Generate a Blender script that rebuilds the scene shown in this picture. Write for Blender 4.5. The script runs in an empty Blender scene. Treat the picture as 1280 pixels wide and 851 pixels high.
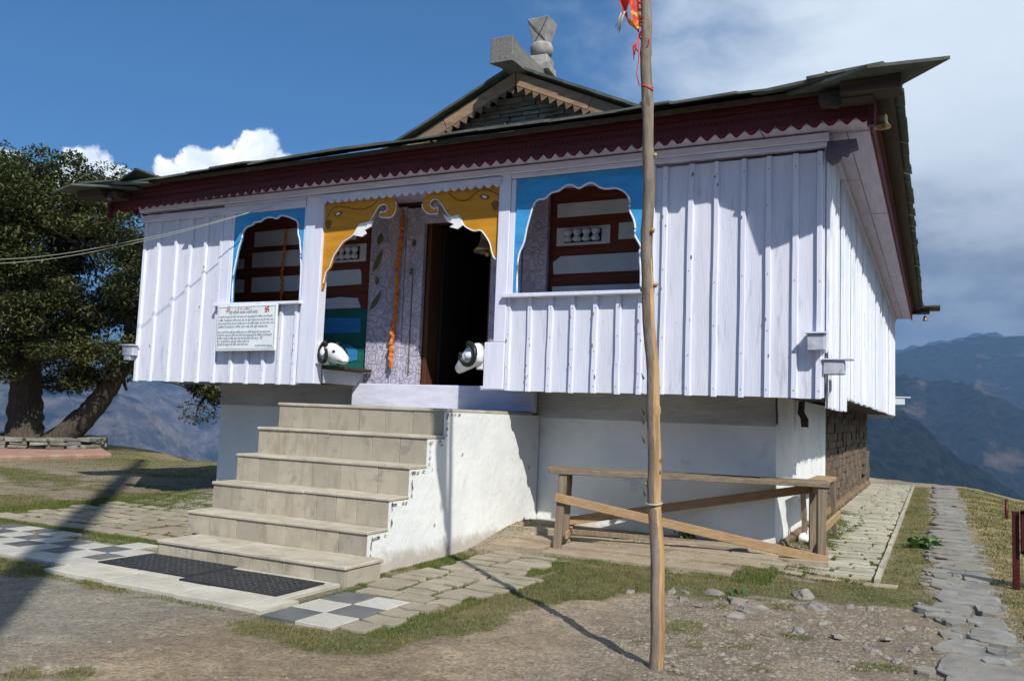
import bpy, math, random
import numpy as np
from mathutils import Vector, Matrix, Euler

random.seed(11)
rng = np.random.default_rng(5)
sc = bpy.context.scene
COL = sc.collection

# ------------------------------------------------------------------ camera, sky, sun, exposure
CAM = Vector((0, 0, 1.3))
Rm = ((0.8931982, -0.0044981, -0.4496407), (0.4479824, 0.0952791, 0.8889509), (0.0388427, -0.9954404, 0.0871182))
cd = bpy.data.cameras.new('camera'); cam = bpy.data.objects.new('camera', cd); COL.objects.link(cam)
cd.sensor_width = 36; cd.lens = 1049.6 / 1280 * 36; cd.clip_start = .05; cd.clip_end = 60000
m3 = Matrix(((Rm[0][0], -Rm[0][1], -Rm[0][2]), (Rm[1][0], -Rm[1][1], -Rm[1][2]), (Rm[2][0], -Rm[2][1], -Rm[2][2])))
cam.matrix_world = Matrix.Translation(CAM) @ m3.to_4x4()
sc.camera = cam

SUN_EL = math.radians(43.5)
sx, sy = .73, -.683                       # towards the sun, on the ground
SUN_STRENGTH, SKY_STRENGTH, EXPOSURE = 5.0, .11, 0.42
w = bpy.data.worlds.new('World'); sc.world = w; w.use_nodes = True
sun_d = bpy.data.lights.new('sun', 'SUN'); sun_d.energy = SUN_STRENGTH; sun_d.angle = math.radians(.55); sun_d.color = (1, .955, .88)
sun = bpy.data.objects.new('sun', sun_d); COL.objects.link(sun)
sdir = Vector((sx * math.cos(SUN_EL), sy * math.cos(SUN_EL), math.sin(SUN_EL)))
sun.rotation_euler = sdir.to_track_quat('Z', 'Y').to_euler()
sc.view_settings.view_transform = 'Standard'; sc.view_settings.look = 'None'
sc.view_settings.exposure = EXPOSURE; sc.view_settings.gamma = 1; sc.view_settings.use_curve_mapping = False
sc.cycles.volume_bounces = 0
sc.cycles.max_bounces = 6; sc.cycles.diffuse_bounces = 3; sc.cycles.transparent_max_bounces = 8


class NT:
    """a thin wrapper for building shader nodes"""
    def __init__(s, tree): s.t = tree
    def n(s, typ, ins=None, **kw):
        nd = s.t.nodes.new(typ)
        for k, v in kw.items(): setattr(nd, k, v)
        for k, v in (ins or {}).items(): s.set(nd, k, v)
        return nd
    def set(s, nd, k, v):
        sock = nd.inputs[k]
        if isinstance(v, bpy.types.NodeSocket): s.t.links.new(v, sock)
        elif isinstance(v, (tuple, list)) and len(v) == 3 and len(getattr(sock, 'default_value', (0, 0, 0))) == 4: sock.default_value = (*v, 1)
        else: sock.default_value = v
    def math(s, op, a, b=0.0, c=None, clamp=False):
        nd = s.n('ShaderNodeMath', {0: a, 1: b}, operation=op, use_clamp=clamp)
        if c is not None: s.set(nd, 2, c)
        return nd.outputs[0]
    def vmath(s, op, a, b=None):
        nd = s.n('ShaderNodeVectorMath', {0: a}, operation=op)
        if b is not None: s.set(nd, 1, b)
        return nd.outputs['Value'] if op in ('DOT_PRODUCT', 'DISTANCE', 'LENGTH') else nd.outputs[0]
    def scale(s, v, k): return s.n('ShaderNodeMapping', {'Vector': v, 'Scale': k}).outputs[0]
    def noise(s, v, sc=5, d=6, r=.55, dist=0, out='Fac'):
        return s.n('ShaderNodeTexNoise', {'Vector': v, 'Scale': sc, 'Detail': d, 'Roughness': r, 'Distortion': dist}).outputs[out]
    def step(s, f, lo, hi, a=0.0, b=1.0):
        return s.n('ShaderNodeMapRange', {'Value': f, 'From Min': lo, 'From Max': hi, 'To Min': a, 'To Max': b}, interpolation_type='SMOOTHSTEP').outputs[0]
    def mix(s, f, a, b, mode='MIX'):
        nd = s.n('ShaderNodeMix', data_type='RGBA', blend_type=mode)
        s.set(nd, 'Factor', f) if False else None
        fs = [i for i in nd.inputs if i.name == 'Factor' and i.type == 'VALUE'][0]
        A = [i for i in nd.inputs if i.name == 'A' and i.type == 'RGBA'][0]; B = [i for i in nd.inputs if i.name == 'B' and i.type == 'RGBA'][0]
        for sk, v in ((fs, f), (A, a), (B, b)):
            if isinstance(v, bpy.types.NodeSocket): s.t.links.new(v, sk)
            elif isinstance(v, (tuple, list)): sk.default_value = (*v[:3], 1)
            else: sk.default_value = v
        return [o for o in nd.outputs if o.type == 'RGBA'][0]


# the sky: Nishita, with clouds standing at real directions
N = NT(w.node_tree); N.t.nodes.clear()
sky = N.n('ShaderNodeTexSky', sky_type='NISHITA', sun_disc=False, sun_elevation=SUN_EL, sun_rotation=math.atan2(sx, sy),
          altitude=2400, air_density=1.0, dust_density=.25, ozone_density=2.2)
dvec = N.n('ShaderNodeTexCoord').outputs['Generated']
skyc = N.mix(1.0, sky.outputs[0], (.30, .70, .92), 'MULTIPLY')
dx = N.vmath('DOT_PRODUCT', dvec, (.8932, .448, .0388))          # towards the right of the valley
dz = N.n('ShaderNodeSeparateXYZ', {0: dvec}).outputs[2]
n1 = N.noise(N.scale(dvec, (1, 1, 1.7)), 2.6, 9, .58, .3)
n2 = N.noise(N.scale(dvec, (1, 1, 2.2)), 9, 7, .6, .2)
n3 = N.noise(dvec, 34, 6, .6)
cov = N.math('ADD', dx, N.math('MULTIPLY', N.math('SUBTRACT', n1, .5), .75))
cov = N.math('ADD', cov, N.math('MULTIPLY', N.math('SUBTRACT', n2, .5), .22))
cov = N.step(cov, .02, .42)
dark = N.step(N.math('ADD', dz, N.math('MULTIPLY', N.math('SUBTRACT', n1, .5), .5)), .32, .12)
ccol = N.mix(dark, (6.6, 7.4, 8.0), (2.5, 2.85, 3.25))
ccol = N.mix(N.step(n2, .35, .7, 0, .45), ccol, (7.6, 8.3, 8.9))
s1 = N.mix(cov, skyc, ccol)
# heaped white clouds
cum = None
for (cxd, cyd, czd, r) in ((-.6735, .6815, .2800, .027), (-.7190, .6440, .2540, .027), (-.6960, .6630, .2560, .028), (-.655, .702, .258, .028), (-.742, .62, .240, .02),
                           (-.792, .565, .228, .036), (-.772, .587, .220, .030), (-.845, .500, .2, .055), (-.853, .52, .035, .05), (-.83, .55, .11, .03)):
    l = math.sqrt(cxd * cxd + cyd * cyd + czd * czd)
    dd = N.vmath('DISTANCE', dvec, (cxd / l, cyd / l, czd / l))
    mm = N.math('SUBTRACT', r, dd)
    cum = mm if cum is None else N.math('MAXIMUM', cum, mm)
cum = N.math('ADD', cum, N.math('MULTIPLY', N.math('SUBTRACT', n3, .5), .045))
cm = N.step(cum, .0, .007)
ccw = N.mix(N.step(N.noise(dvec, 22, 4), .35, .65), (9.0, 9.8, 10.6), (13.5, 13.5, 13.4))
s2 = N.mix(cm, s1, ccw)
bg = N.n('ShaderNodeBackground', {'Color': s2, 'Strength': SKY_STRENGTH})
N.t.links.new(bg.outputs[0], N.n('ShaderNodeOutputWorld').inputs[0])


# ------------------------------------------------------------------ helpers
def link(o, parent=None):
    COL.objects.link(o)
    if parent is not None: o.parent = parent
    return o

def tag(o, label=None, cat=None, group=None, kind=None):
    if label: o['label'] = label
    if cat: o['category'] = cat
    if group: o['group'] = group
    if kind: o['kind'] = kind
    return o

def empty(name, loc=(0, 0, 0), rz=0):
    o = bpy.data.objects.new(name, None); o.empty_display_size = .1
    o.location = loc; o.rotation_euler = (0, 0, rz); return link(o)

class MB:
    """collects faces, then links them as one mesh object"""
    def __init__(s): s.v = []; s.f = []; s.m = []; s.t = []; s.mi = 0; s.tint = None; s.sm = []; s.smooth = False
    def face(s, idx): s.f.append(tuple(idx)); s.m.append(s.mi); s.t.append(random.random() if s.tint is None else s.tint); s.sm.append(s.smooth)
    def add(s, vs, fs):
        b = len(s.v); s.v.extend([tuple(p) for p in vs])
        keep = s.tint
        if s.tint is None: s.tint = random.random()
        for f in fs: s.face([b + i for i in f])
        s.tint = keep
    def box(s, x0, x1, y0, y1, z0, z1, j=0.0):
        vs = [(x, y, z) for z in (z0, z1) for y in (y0, y1) for x in (x0, x1)]
        if j: vs = [tuple(c + random.uniform(-j, j) for c in p) for p in vs]
        s.add(vs, [(0, 2, 3, 1), (4, 5, 7, 6), (0, 1, 5, 4), (2, 6, 7, 3), (0, 4, 6, 2), (1, 3, 7, 5)])
    def obox(s, c, size, rot=(0, 0, 0), j=0.0):
        M = Matrix.Translation(c) @ (rot.to_4x4() if isinstance(rot, Matrix) else Euler(rot).to_matrix().to_4x4())
        a, b, d = [q / 2 for q in size]
        vs = [M @ Vector((x + random.uniform(-j, j), y + random.uniform(-j, j), z + random.uniform(-j, j))) for z in (-d, d) for y in (-b, b) for x in (-a, a)]
        s.add(vs, [(0, 2, 3, 1), (4, 5, 7, 6), (0, 1, 5, 4), (2, 6, 7, 3), (0, 4, 6, 2), (1, 3, 7, 5)])
    def bar(s, p, q, wd, th, up=(0, 0, 1), j=0.0):
        p, q = Vector(p), Vector(q); d = (q - p); L = d.length; d.normalize()
        side = d.cross(Vector(up)); side.normalize(); u = side.cross(d)
        M = Matrix((d, side, u)).transposed()
        s.obox((p + q) / 2, (L, th, wd), M, j)
    def prism(s, poly, f, w0, w1):
        """poly in (u, v), f(u, v, w) gives the point; walls and both caps"""
        n = len(poly); vs = [f(u, v, w0) for u, v in poly] + [f(u, v, w1) for u, v in poly]
        fs = [tuple(range(n))[::-1], tuple(range(n, 2 * n))] + [(i, (i + 1) % n, n + (i + 1) % n, n + i) for i in range(n)]
        s.add(vs, fs)
    def tube(s, pts, rad, n=8, caps=True, wob=0.0):
        pts = [Vector(p) for p in pts]; rings = []
        if not isinstance(rad, (list, tuple)): rad = [rad] * len(pts)
        ref = Vector((0, 0, 1)) if abs((pts[-1] - pts[0]).normalized().z) < .9 else Vector((1, 0, 0))
        vs = []
        for i, p in enumerate(pts):
            d = (pts[min(i + 1, len(pts) - 1)] - pts[max(i - 1, 0)]).normalized()
            a = d.cross(ref).normalized(); b = a.cross(d)
            for k in range(n):
                an = 2 * math.pi * k / n; r = rad[i] * (1 + random.uniform(-wob, wob))
                vs.append(p + (a * math.cos(an) + b * math.sin(an)) * r)
        fs = []
        for i in range(len(pts) - 1):
            for k in range(n): fs.append((i * n + k, i * n + (k + 1) % n, (i + 1) * n + (k + 1) % n, (i + 1) * n + k))
        if caps: fs.append(tuple(range(n))[::-1]); fs.append(tuple(range((len(pts) - 1) * n, len(pts) * n)))
        o = s.smooth; s.smooth = True; s.add(vs, fs); s.smooth = o
    def lathe(s, prof, c, n=20):
        vs = [(c[0] + r * math.cos(2 * math.pi * k / n), c[1] + r * math.sin(2 * math.pi * k / n), c[2] + z) for r, z in prof for k in range(n)]
        fs = [(i * n + k, i * n + (k + 1) % n, (i + 1) * n + (k + 1) % n, (i + 1) * n + k) for i in range(len(prof) - 1) for k in range(n)]
        o = s.smooth; s.smooth = True; s.add(vs, fs); s.smooth = o
    def blob(s, c, r, seed=0, rough=.25, nu=10, nv=7, flat=1.0, M=None):
        rr = random.Random(seed); ph = [(rr.uniform(0, 6.3), rr.uniform(0, 6.3), rr.uniform(1, 3.2), rr.uniform(1, 3)) for _ in range(4)]
        vs = []; M = M or Matrix.Identity(3)
        for i in range(nv + 1):
            th = math.pi * i / nv
            for k in range(nu):
                an = 2 * math.pi * k / nu
                d = Vector((math.sin(th) * math.cos(an), math.sin(th) * math.sin(an), math.cos(th)))
                q = 1 + rough * sum(math.sin(a * d.x * 2 + p) * math.cos(b * d.y * 2 + q2) for p, q2, a, b in ph) * .5 + (rr.uniform(-rough, rough) * .35 if 0 < i < nv else 0)
                vs.append(Vector(c) + M @ Vector((d.x * r[0] * q, d.y * r[1] * q, d.z * r[2] * q * flat)))
        fs = []
        for i in range(nv):
            for k in range(nu): fs.append((i * nu + k, (i + 1) * nu + k, (i + 1) * nu + (k + 1) % nu, i * nu + (k + 1) % nu))
        s.add(vs, fs)
    def build(s, name, mats, parent=None, bevel=0.0, auto=None):
        me = bpy.data.meshes.new(name); me.from_pydata(s.v, [], s.f)
        mats = mats if isinstance(mats, (list, tuple)) else [mats]
        for m in mats: me.materials.append(m)
        me.polygons.foreach_set('material_index', s.m); me.polygons.foreach_set('use_smooth', s.sm)
        a = me.attributes.new('tint', 'FLOAT', 'FACE'); a.data.foreach_set('value', np.array(s.t, dtype=np.float32))
        me.update()
        o = bpy.data.objects.new(name, me); link(o, parent)
        if bevel:
            b = o.modifiers.new('bevel', 'BEVEL'); b.width = bevel; b.segments = 1; b.limit_method = 'ANGLE'; b.angle_limit = math.radians(40)
        return o

def XZ(y):                                         # a profile standing in the X-Z plane
    return lambda u, v, q: (u, y + q, v)
def YZ(x):
    return lambda u, v, q: (x + q, u, v)

def mat(name, c1, c2=None, ns=4, nd=6, st=(1, 1, 1), lo=.35, hi=.65, tint=None, tamt=.6, dirt=None, dirt2=None, rough=.8, bump=.3, bs=40, bst=None, spec=.25, metallic=0, splash=None, trans=0):
    m = bpy.data.materials.new(name); m.use_nodes = True; N = NT(m.node_tree); N.t.nodes.clear()
    P = N.n('ShaderNodeTexCoord').outputs['Object']
    col = N.mix(N.step(N.noise(N.scale(P, st), ns, nd, .6), lo, hi), c1, c2 or c1)
    if tint is not None:
        t = N.n('ShaderNodeAttribute', attribute_name='tint').outputs['Fac']
        col = N.mix(N.math('MULTIPLY', t, tamt), col, tint)
    for d in (dirt, dirt2):
        if d:
            dc, ds, dlo, dhi, amt, dst = d
            f = N.step(N.noise(N.scale(P, dst), ds, 8, .65, .4), dlo, dhi, 0, amt)
            col = N.mix(f, col, dc)
    if splash:                                      # mud thrown up on the foot of a wall
        dc, z0, z1 = splash
        z = N.n('ShaderNodeSeparateXYZ', {0: P}).outputs[2]
        zz = N.math('ADD', z, N.math('MULTIPLY', N.math('SUBTRACT', N.noise(P, 3.5, 8, .7), .5), (z1 - z0) * 2.6))
        col = N.mix(N.step(zz, z1, z0, 0, .75), col, dc)
    b = N.n('ShaderNodeBsdfPrincipled', {'Base Color': col, 'Roughness': rough, 'Metallic': metallic, 'Specular IOR Level': spec})
    if bump:
        h = N.noise(N.scale(P, bst or st), bs, 8, .65)
        bn = N.n('ShaderNodeBump', {'Height': h, 'Strength': bump, 'Distance': .02})
        N.t.links.new(bn.outputs[0], b.inputs['Normal'])
    out = N.n('ShaderNodeOutputMaterial')
    if trans:
        tr = N.n('ShaderNodeBsdfTranslucent', {'Color': col}); mx = N.n('ShaderNodeMixShader', {0: trans})
        N.t.links.new(b.outputs[0], mx.inputs[1]); N.t.links.new(tr.outputs[0], mx.inputs[2]); N.t.links.new(mx.outputs[0], out.inputs[0])
    else: N.t.links.new(b.outputs[0], out.inputs[0])
    m['N'] = 1
    return m

V = (9, 9, .5)      # vertical grain
HX = (.5, 9, 9)     # grain along X
HY = (9, .5, 9)     # grain along Y
M = {}
M['lav'] = mat('lavender_paint', (.61, .625, .715), (.69, .70, .785), 3, 6, (5, 5, .5), tint=(.60, .64, .76), tamt=.6, dirt=((.30, .31, .37), 5, .54, .78, .6, (3, 3, .4)), dirt2=((.16, .15, .16), 17, .66, .74, .75, (2, 2, .7)), rough=.55, bump=.35, bs=14, bst=(8, 8, .5))
M['batten'] = mat('batten_paint', (.64, .66, .78), (.74, .76, .85), 3, 6, (5, 5, .5), tint=(.60, .62, .76), tamt=.6, dirt=((.35, .36, .44), 6, .62, .8, .5, (3, 3, .5)), rough=.5, bump=.25, bs=14, bst=(8, 8, .5))
M['side'] = mat('side_paint', (.72, .74, .82), (.84, .85, .90), 3, 6, (9, 9, .3), tint=(.62, .66, .78), tamt=.7, dirt=((.36, .56, .58), 9, .54, .66, .6, (1, 9, .12)), dirt2=((.52, .34, .46), 8, .58, .70, .6, (1, 9, .12)), rough=.55, bump=.3, bs=12, bst=(9, 9, .4))
M['trim'] = mat('trim_paint', (.56, .57, .71), (.66, .67, .79), 3, 6, (1, 5, 5), dirt=((.34, .34, .42), 6, .6, .8, .5, (1, 3, 3)), rough=.5, bump=.25, bs=14, bst=(1, 8, 8))
M['soffit'] = mat('soffit_paint', (.50, .46, .62), (.60, .55, .70), 4, 6, (5, .6, 5), dirt=((.30, .26, .36), 6, .55, .75, .6, (3, .6, 3)), rough=.6)
M['plaster'] = mat('white_plaster', (.80, .815, .80), (.71, .73, .72), 1.6, 8, dirt=((.46, .47, .45), 2.4, .56, .74, .55, (1, 1, 1.6)), dirt2=((.25, .23, .20), 11, .66, .74, .75, (1, 1, 1)), rough=.9, bump=.5, bs=9, spec=.1, splash=((.38, .32, .25), .03, .18))
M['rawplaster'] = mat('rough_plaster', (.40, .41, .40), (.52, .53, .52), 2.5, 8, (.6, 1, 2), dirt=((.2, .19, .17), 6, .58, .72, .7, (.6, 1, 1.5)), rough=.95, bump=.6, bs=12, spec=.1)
M['tile'] = mat('stone_tile', (.40, .35, .265), (.48, .43, .335), 5, 8, (1, 1, 1.5), tint=(.29, .265, .215), tamt=.85, dirt=((.24, .205, .145), 5, .48, .70, .6, (2.2, 1, .6)), dirt2=((.21, .205, .19), 2.8, .56, .66, .6, (1.6, 1, 1.6)), rough=.55, bump=.1, bs=30)
M['tread'] = mat('tread_stone', (.40, .36, .28), (.50, .455, .365), 4, 7, dirt=((.26, .23, .17), 6, .46, .70, .6, (.7, 1, 1)), dirt2=((.16, .145, .11), 26, .6, .7, .6, (1, 1, 1)), rough=.6, bump=.12, bs=25)
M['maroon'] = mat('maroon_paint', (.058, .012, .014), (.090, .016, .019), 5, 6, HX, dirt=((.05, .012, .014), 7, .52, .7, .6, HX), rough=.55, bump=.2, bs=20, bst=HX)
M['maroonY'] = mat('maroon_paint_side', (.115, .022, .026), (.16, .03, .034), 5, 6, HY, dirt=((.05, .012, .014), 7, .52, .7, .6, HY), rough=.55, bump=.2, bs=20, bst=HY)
M['red'] = mat('sunlit_scallop_red', (.13, .018, .022), (.20, .022, .028), 6, 6, rough=.5, dirt=((.10, .02, .02), 7, .5, .7, .6, HX))  # redder than the board: sunlight on the scallop tips put into the colour
M['blue'] = mat('blue_paint', (.035, .26, .56), (.05, .33, .66), 3, 6, (1, 1, 4), dirt=((.02, .15, .34), 6, .58, .75, .5, (.6, 1, 4)), rough=.5, bump=.15, bs=20)
M['edge'] = mat('edge_paint', (.62, .66, .76), (.72, .75, .82), 6, rough=.5)
M['orange'] = mat('ochre_paint', (.47, .205, .012), (.56, .26, .02), 3, 6, (.6, 1, 4), dirt=((.34, .14, .012), 5, .58, .75, .5, (.6, 1, 4)), rough=.55, bump=.15, bs=20)
M['brownline'] = mat('brown_line', (.20, .09, .015), rough=.6, bump=0)
M['white'] = mat('white_gloss', (.78, .79, .80), (.70, .71, .73), 8, rough=.35, bump=.05)
M['black'] = mat('black_gloss', (.012, .014, .014), (.02, .022, .02), 8, rough=.35, bump=0)
M['timber'] = mat('red_timber', (.105, .022, .012), (.16, .04, .02), 4, 6, HX, dirt=((.05, .012, .008), 6, .55, .72, .7, HX), rough=.6, bump=.25, bs=18, bst=HX)
M['panel'] = mat('grey_plaster', (.50, .55, .60), (.58, .62, .66), 3, 6, rough=.85, bump=.2, bs=15, dirt=((.36, .40, .43), 4, .55, .75, .5, (1, 1, 1)))
M['green'] = mat('green_paint', (.012, .12, .09), (.018, .16, .12), 4, 5, HX, rough=.5)
M['panelblue'] = mat('panel_blue', (.035, .20, .48), (.05, .25, .55), 4, 5, HX, rough=.5)
M['darkwood'] = mat('dark_wood', (.035, .024, .018), (.06, .042, .03), 4, 6, HX, rough=.7, bump=.3, bst=HX, bs=15)
M['void'] = mat('unlit_interior', (.012, .009, .007), (.02, .014, .01), 3, 5, V, rough=.8)  # near-black colour stands in for the darkness of the unlit interior
M['doorwood'] = mat('door_wood', (.07, .03, .012), (.11, .05, .02), 4, 6, V, rough=.6, bst=V, bs=15)
M['eave'] = mat('eave_boards', (.05, .038, .026), (.095, .07, .045), 4, 6, (9, .6, 9), tint=(.05, .04, .03), tamt=.6, dirt=((.03, .025, .02), 6, .55, .7, .6, (4, .6, 4)), rough=.85, bump=.4, bst=(9, .6, 9), bs=12)
M['slate'] = mat('roof_slate', (.06, .07, .06), (.13, .14, .12), 3, 8, tint=(.06, .07, .065), tamt=.7, dirt=((.05, .075, .035), 5, .52, .68, .8, (1, 1, 1)), dirt2=((.40, .40, .36), 12, .66, .76, .6, (1, 1, 1)), rough=.85, bump=.6, bs=18)
M['greywood'] = mat('weathered_wood', (.135, .13, .12), (.225, .22, .205), 4, 7, (9, .5, 9), dirt=((.09, .085, .08), 6, .55, .7, .7, (6, .5, 6)), rough=.85, bump=.5, bst=(9, .6, 9), bs=12)
M['barge'] = mat('barge_wood', (.25, .155, .09), (.34, .23, .14), 4, 7, (.7, 6, 2.5), tint=(.20, .15, .11), tamt=.7, dirt=((.12, .085, .06), 5, .55, .72, .7, (.6, 4, 2)), rough=.75, bump=.3, bst=(.7, 6, 3), bs=14)
M['barge_dark'] = mat('barge_tooth_wood', (.13, .085, .055), (.19, .13, .085), 4, 7, (2, 4, 2), rough=.8, bump=.3)
M['stonewall'] = mat('gable_stone', (.17, .17, .145), (.30, .30, .265), 4, 8, tint=(.13, .125, .10), tamt=.75, dirt=((.42, .43, .40), 7, .62, .75, .6, (1, 1, 1)), rough=.9, bump=.6, bs=14)
M['finial'] = mat('finial_stone', (.23, .225, .205), (.36, .35, .325), 5, 8, dirt=((.22, .21, .19), 6, .55, .72, .7, (1, 1, .6)), rough=.85, bump=.4, bs=16)
M['brick'] = mat('brown_stone', (.125, .092, .066), (.20, .15, .11), 5, 8, tint=(.09, .068, .05), tamt=.75, dirt=((.40, .33, .26), 9, .62, .72, .7, (1, 1, 1)), dirt2=((.07, .05, .035), 4, .56, .7, .6, (1, 1, 1)), rough=.9, bump=.6, bs=16)
M['mud'] = mat('mud_mortar', (.14, .095, .06), (.20, .14, .09), 5, 8, rough=.95, bump=.5, bs=20)
M['brass'] = mat('brass', (.36, .27, .12), (.22, .16, .07), 6, rough=.42, metallic=.85, bump=.1)
M['bench'] = mat('bench_wood', (.155, .12, .085), (.235, .185, .135), 4, 7, (.6, 8, 8), tint=(.19, .155, .12), tamt=.6, dirt=((.10, .08, .06), 6, .56, .72, .7, (.6, 6, 6)), rough=.8, bump=.4, bst=(.6, 9, 9), bs=12)
M['brace'] = mat('fresh_plank', (.30, .19, .095), (.39, .26, .145), 4, 7, (.7, 8, 8), tint=(.33, .22, .125), tamt=.5, dirt=((.20, .13, .07), 6, .58, .74, .6, (.6, 6, 6)), rough=.75, bump=.3, bst=(.6, 9, 9), bs=12)
M['leg'] = mat('leg_wood', (.16, .125, .09), (.245, .19, .135), 4, 7, (8, 8, .6), dirt=((.10, .08, .06), 6, .56, .72, .6, (6, 6, .6)), rough=.8, bump=.4, bst=(9, 9, .6), bs=12)
M['flag_stone'] = mat('flag_stone', (.14, .14, .132), (.245, .24, .225), 3, 8, tint=(.185, .175, .15), tamt=.85, dirt=((.22, .18, .13), 4, .5, .68, .7, (1, 1, 1)), dirt2=((.42, .43, .43), 9, .64, .76, .5, (1, 1, 1)), rough=.85, bump=.6, bs=14)
M['paver'] = mat('pale_paver', (.34, .315, .245), (.44, .415, .335), 4, 8, tint=(.27, .255, .205), tamt=.75, dirt=((.20, .19, .13), 6, .54, .72, .6, (1, 1, 1)), rough=.85, bump=.4, bs=18)
M['paver_grey'] = mat('grey_paver', (.29, .25, .18), (.37, .325, .25), 4, 8, tint=(.225, .20, .15), tamt=.7, dirt=((.18, .17, .12), 5, .52, .72, .65, (1, 1, 1)), rough=.88, bump=.4, bs=18)
M['tileW'] = mat('white_tile', (.43, .42, .375), (.54, .53, .49), 4, 7, tint=(.40, .375, .315), tamt=.6, dirt=((.28, .25, .19), 4, .46, .72, .7, (1, 1, 1)), rough=.5, bump=.1)
M['tileB'] = mat('slate_tile', (.075, .08, .085), (.12, .125, .13), 4, 7, tint=(.17, .17, .165), tamt=.6, dirt=((.22, .21, .18), 4, .54, .78, .55, (1, 1, 1)), rough=.5, bump=.1)
M['kerb'] = mat('kerb_stone', (.40, .375, .315), (.50, .47, .40), 3, 7, dirt=((.30, .28, .22), 4, .5, .72, .6, (1, 1, 1)), rough=.75, bump=.25, bs=20)
M['rubber'] = mat('rubber', (.022, .023, .025), (.034, .035, .037), 12, rough=.6, bump=.3, bs=80, dirt=((.10, .095, .085), 8, .6, .8, .5, (1, 1, 1)))
M['matdot'] = mat('mat_stud', (.16, .16, .15), (.25, .25, .23), 40, rough=.7, bump=0)
M['bark'] = mat('pole_bark', (.14, .11, .085), (.27, .22, .17), 6, 8, (5, 5, .9), tint=(.20, .165, .13), tamt=.5, dirt=((.06, .045, .035), 7, .56, .7, .7, (4, 4, 1)), rough=.85, bump=.5, bst=(6, 6, 1.5), bs=16)
M['barewood'] = mat('bare_wood', (.37, .225, .10), (.50, .335, .165), 5, 7, (9, 9, .5), dirt=((.20, .12, .06), 5, .48, .66, .75, (7, 7, .6)), dirt2=((.12, .08, .05), 9, .62, .7, .7, (5, 5, 1)), rough=.7, bump=.3, bst=(9, 9, .6), bs=14)
M['treebark'] = mat('tree_bark', (.045, .036, .028), (.085, .07, .055), 5, 8, (4, 4, 1), rough=.9, bump=.8, bst=(3, 3, 1), bs=8)
M['leafm'] = mat('tree_leaf', (.044, .072, .022), (.085, .105, .034), .8, 4, tint=(.11, .088, .038), tamt=.45, rough=.5, bump=0, trans=.18, spec=.3)
M['grass'] = mat('grass_blade', (.055, .095, .018), (.15, .145, .05), 1.6, 6, lo=.40, hi=.60, tint=(.30, .245, .125), tamt=.80, rough=.7, bump=0, trans=.25, spec=.15)
M['moss'] = mat('joint_grass', (.06, .105, .018), (.12, .15, .035), 2.5, 5, tint=(.17, .18, .06), tamt=.6, rough=.8, bump=0, trans=.2, spec=.1)
M['weed'] = mat('weed_leaf', (.05, .12, .03), (.08, .17, .045), 3, 4, tint=(.10, .17, .05), tamt=.5, rough=.5, bump=0, trans=.2)
M['redpost'] = mat('red_post_paint', (.05, .010, .012), (.08, .013, .015), 6, rough=.4, bump=.1, dirt=((.08, .02, .018), 8, .6, .75, .6, (1, 1, .5)))
M['board'] = mat('board_white', (.68, .73, .74), (.76, .80, .81), 5, rough=.4, bump=.05, dirt=((.45, .50, .48), 6, .6, .8, .5, (1, 1, 1)))
M['ink'] = mat('ink_blue', (.06, .09, .20), rough=.6, bump=0)
M['inkred'] = mat('ink_red', (.42, .03, .04), rough=.6, bump=0)
M['cloth'] = mat('red_cloth', (.55, .03, .02), (.70, .07, .02), 9, 5, tint=(.62, .05, .03), tamt=.4, dirt=((.78, .50, .08), 13, .54, .62, .95, (1, 1, 1)), rough=.5, bump=.1, trans=.3)
M['thread'] = mat('red_thread', (.50, .03, .025), (.62, .06, .04), 30, rough=.7, bump=0)
M['marigold'] = mat('marigold', (.62, .17, .02), (.75, .27, .03), 30, 3, tint=(.45, .07, .015), tamt=.6, rough=.8, bump=0)
M['wire'] = mat('wire', (.42, .44, .36), rough=.5, bump=0)
M['bag'] = mat('white_bag', (.70, .71, .74), (.78, .79, .80), 8, rough=.4, dirt=((.45, .10, .05), 14, .60, .66, .9, (1, 1, 1)), bump=.4, bs=20)
M['terr'] = mat('terrace_brick', (.28, .155, .115), (.36, .22, .165), 5, 7, dirt=((.30, .27, .22), 3, .5, .7, .7, (1, 1, 1)), rough=.9, bump=.3)
M['petal'] = mat('petal', (.60, .20, .02), (.65, .35, .04), 30, tint=(.55, .05, .03), tamt=.8, rough=.7, bump=0)
M['patina'] = mat('rock_grey', (.17, .158, .14), (.265, .25, .225), 4, 8, tint=(.22, .18, .145), tamt=.6, dirt=((.16, .14, .11), 6, .55, .7, .6, (1, 1, 1)), rough=.9, bump=.5, bs=25)

M['beamend'] = mat('beam_end_paint', (.40, .42, .50), (.50, .52, .60), 5, 6, (3, 3, 3), dirt=((.24, .24, .27), 8, .52, .7, .7, (1, 1, 1)), rough=.7, bump=.3)
M['nail'] = mat('rusty_nail', (.17, .14, .13), (.24, .20, .19), 40, rough=.8, bump=0)
M['bracket'] = mat('bracket_paint', (.085, .07, .11), (.13, .11, .15), 5, rough=.6)
M['chip'] = mat('broken_plaster', (.24, .21, .18), (.40, .37, .32), 14, 8, rough=.95, bump=.6, bs=30)
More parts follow.
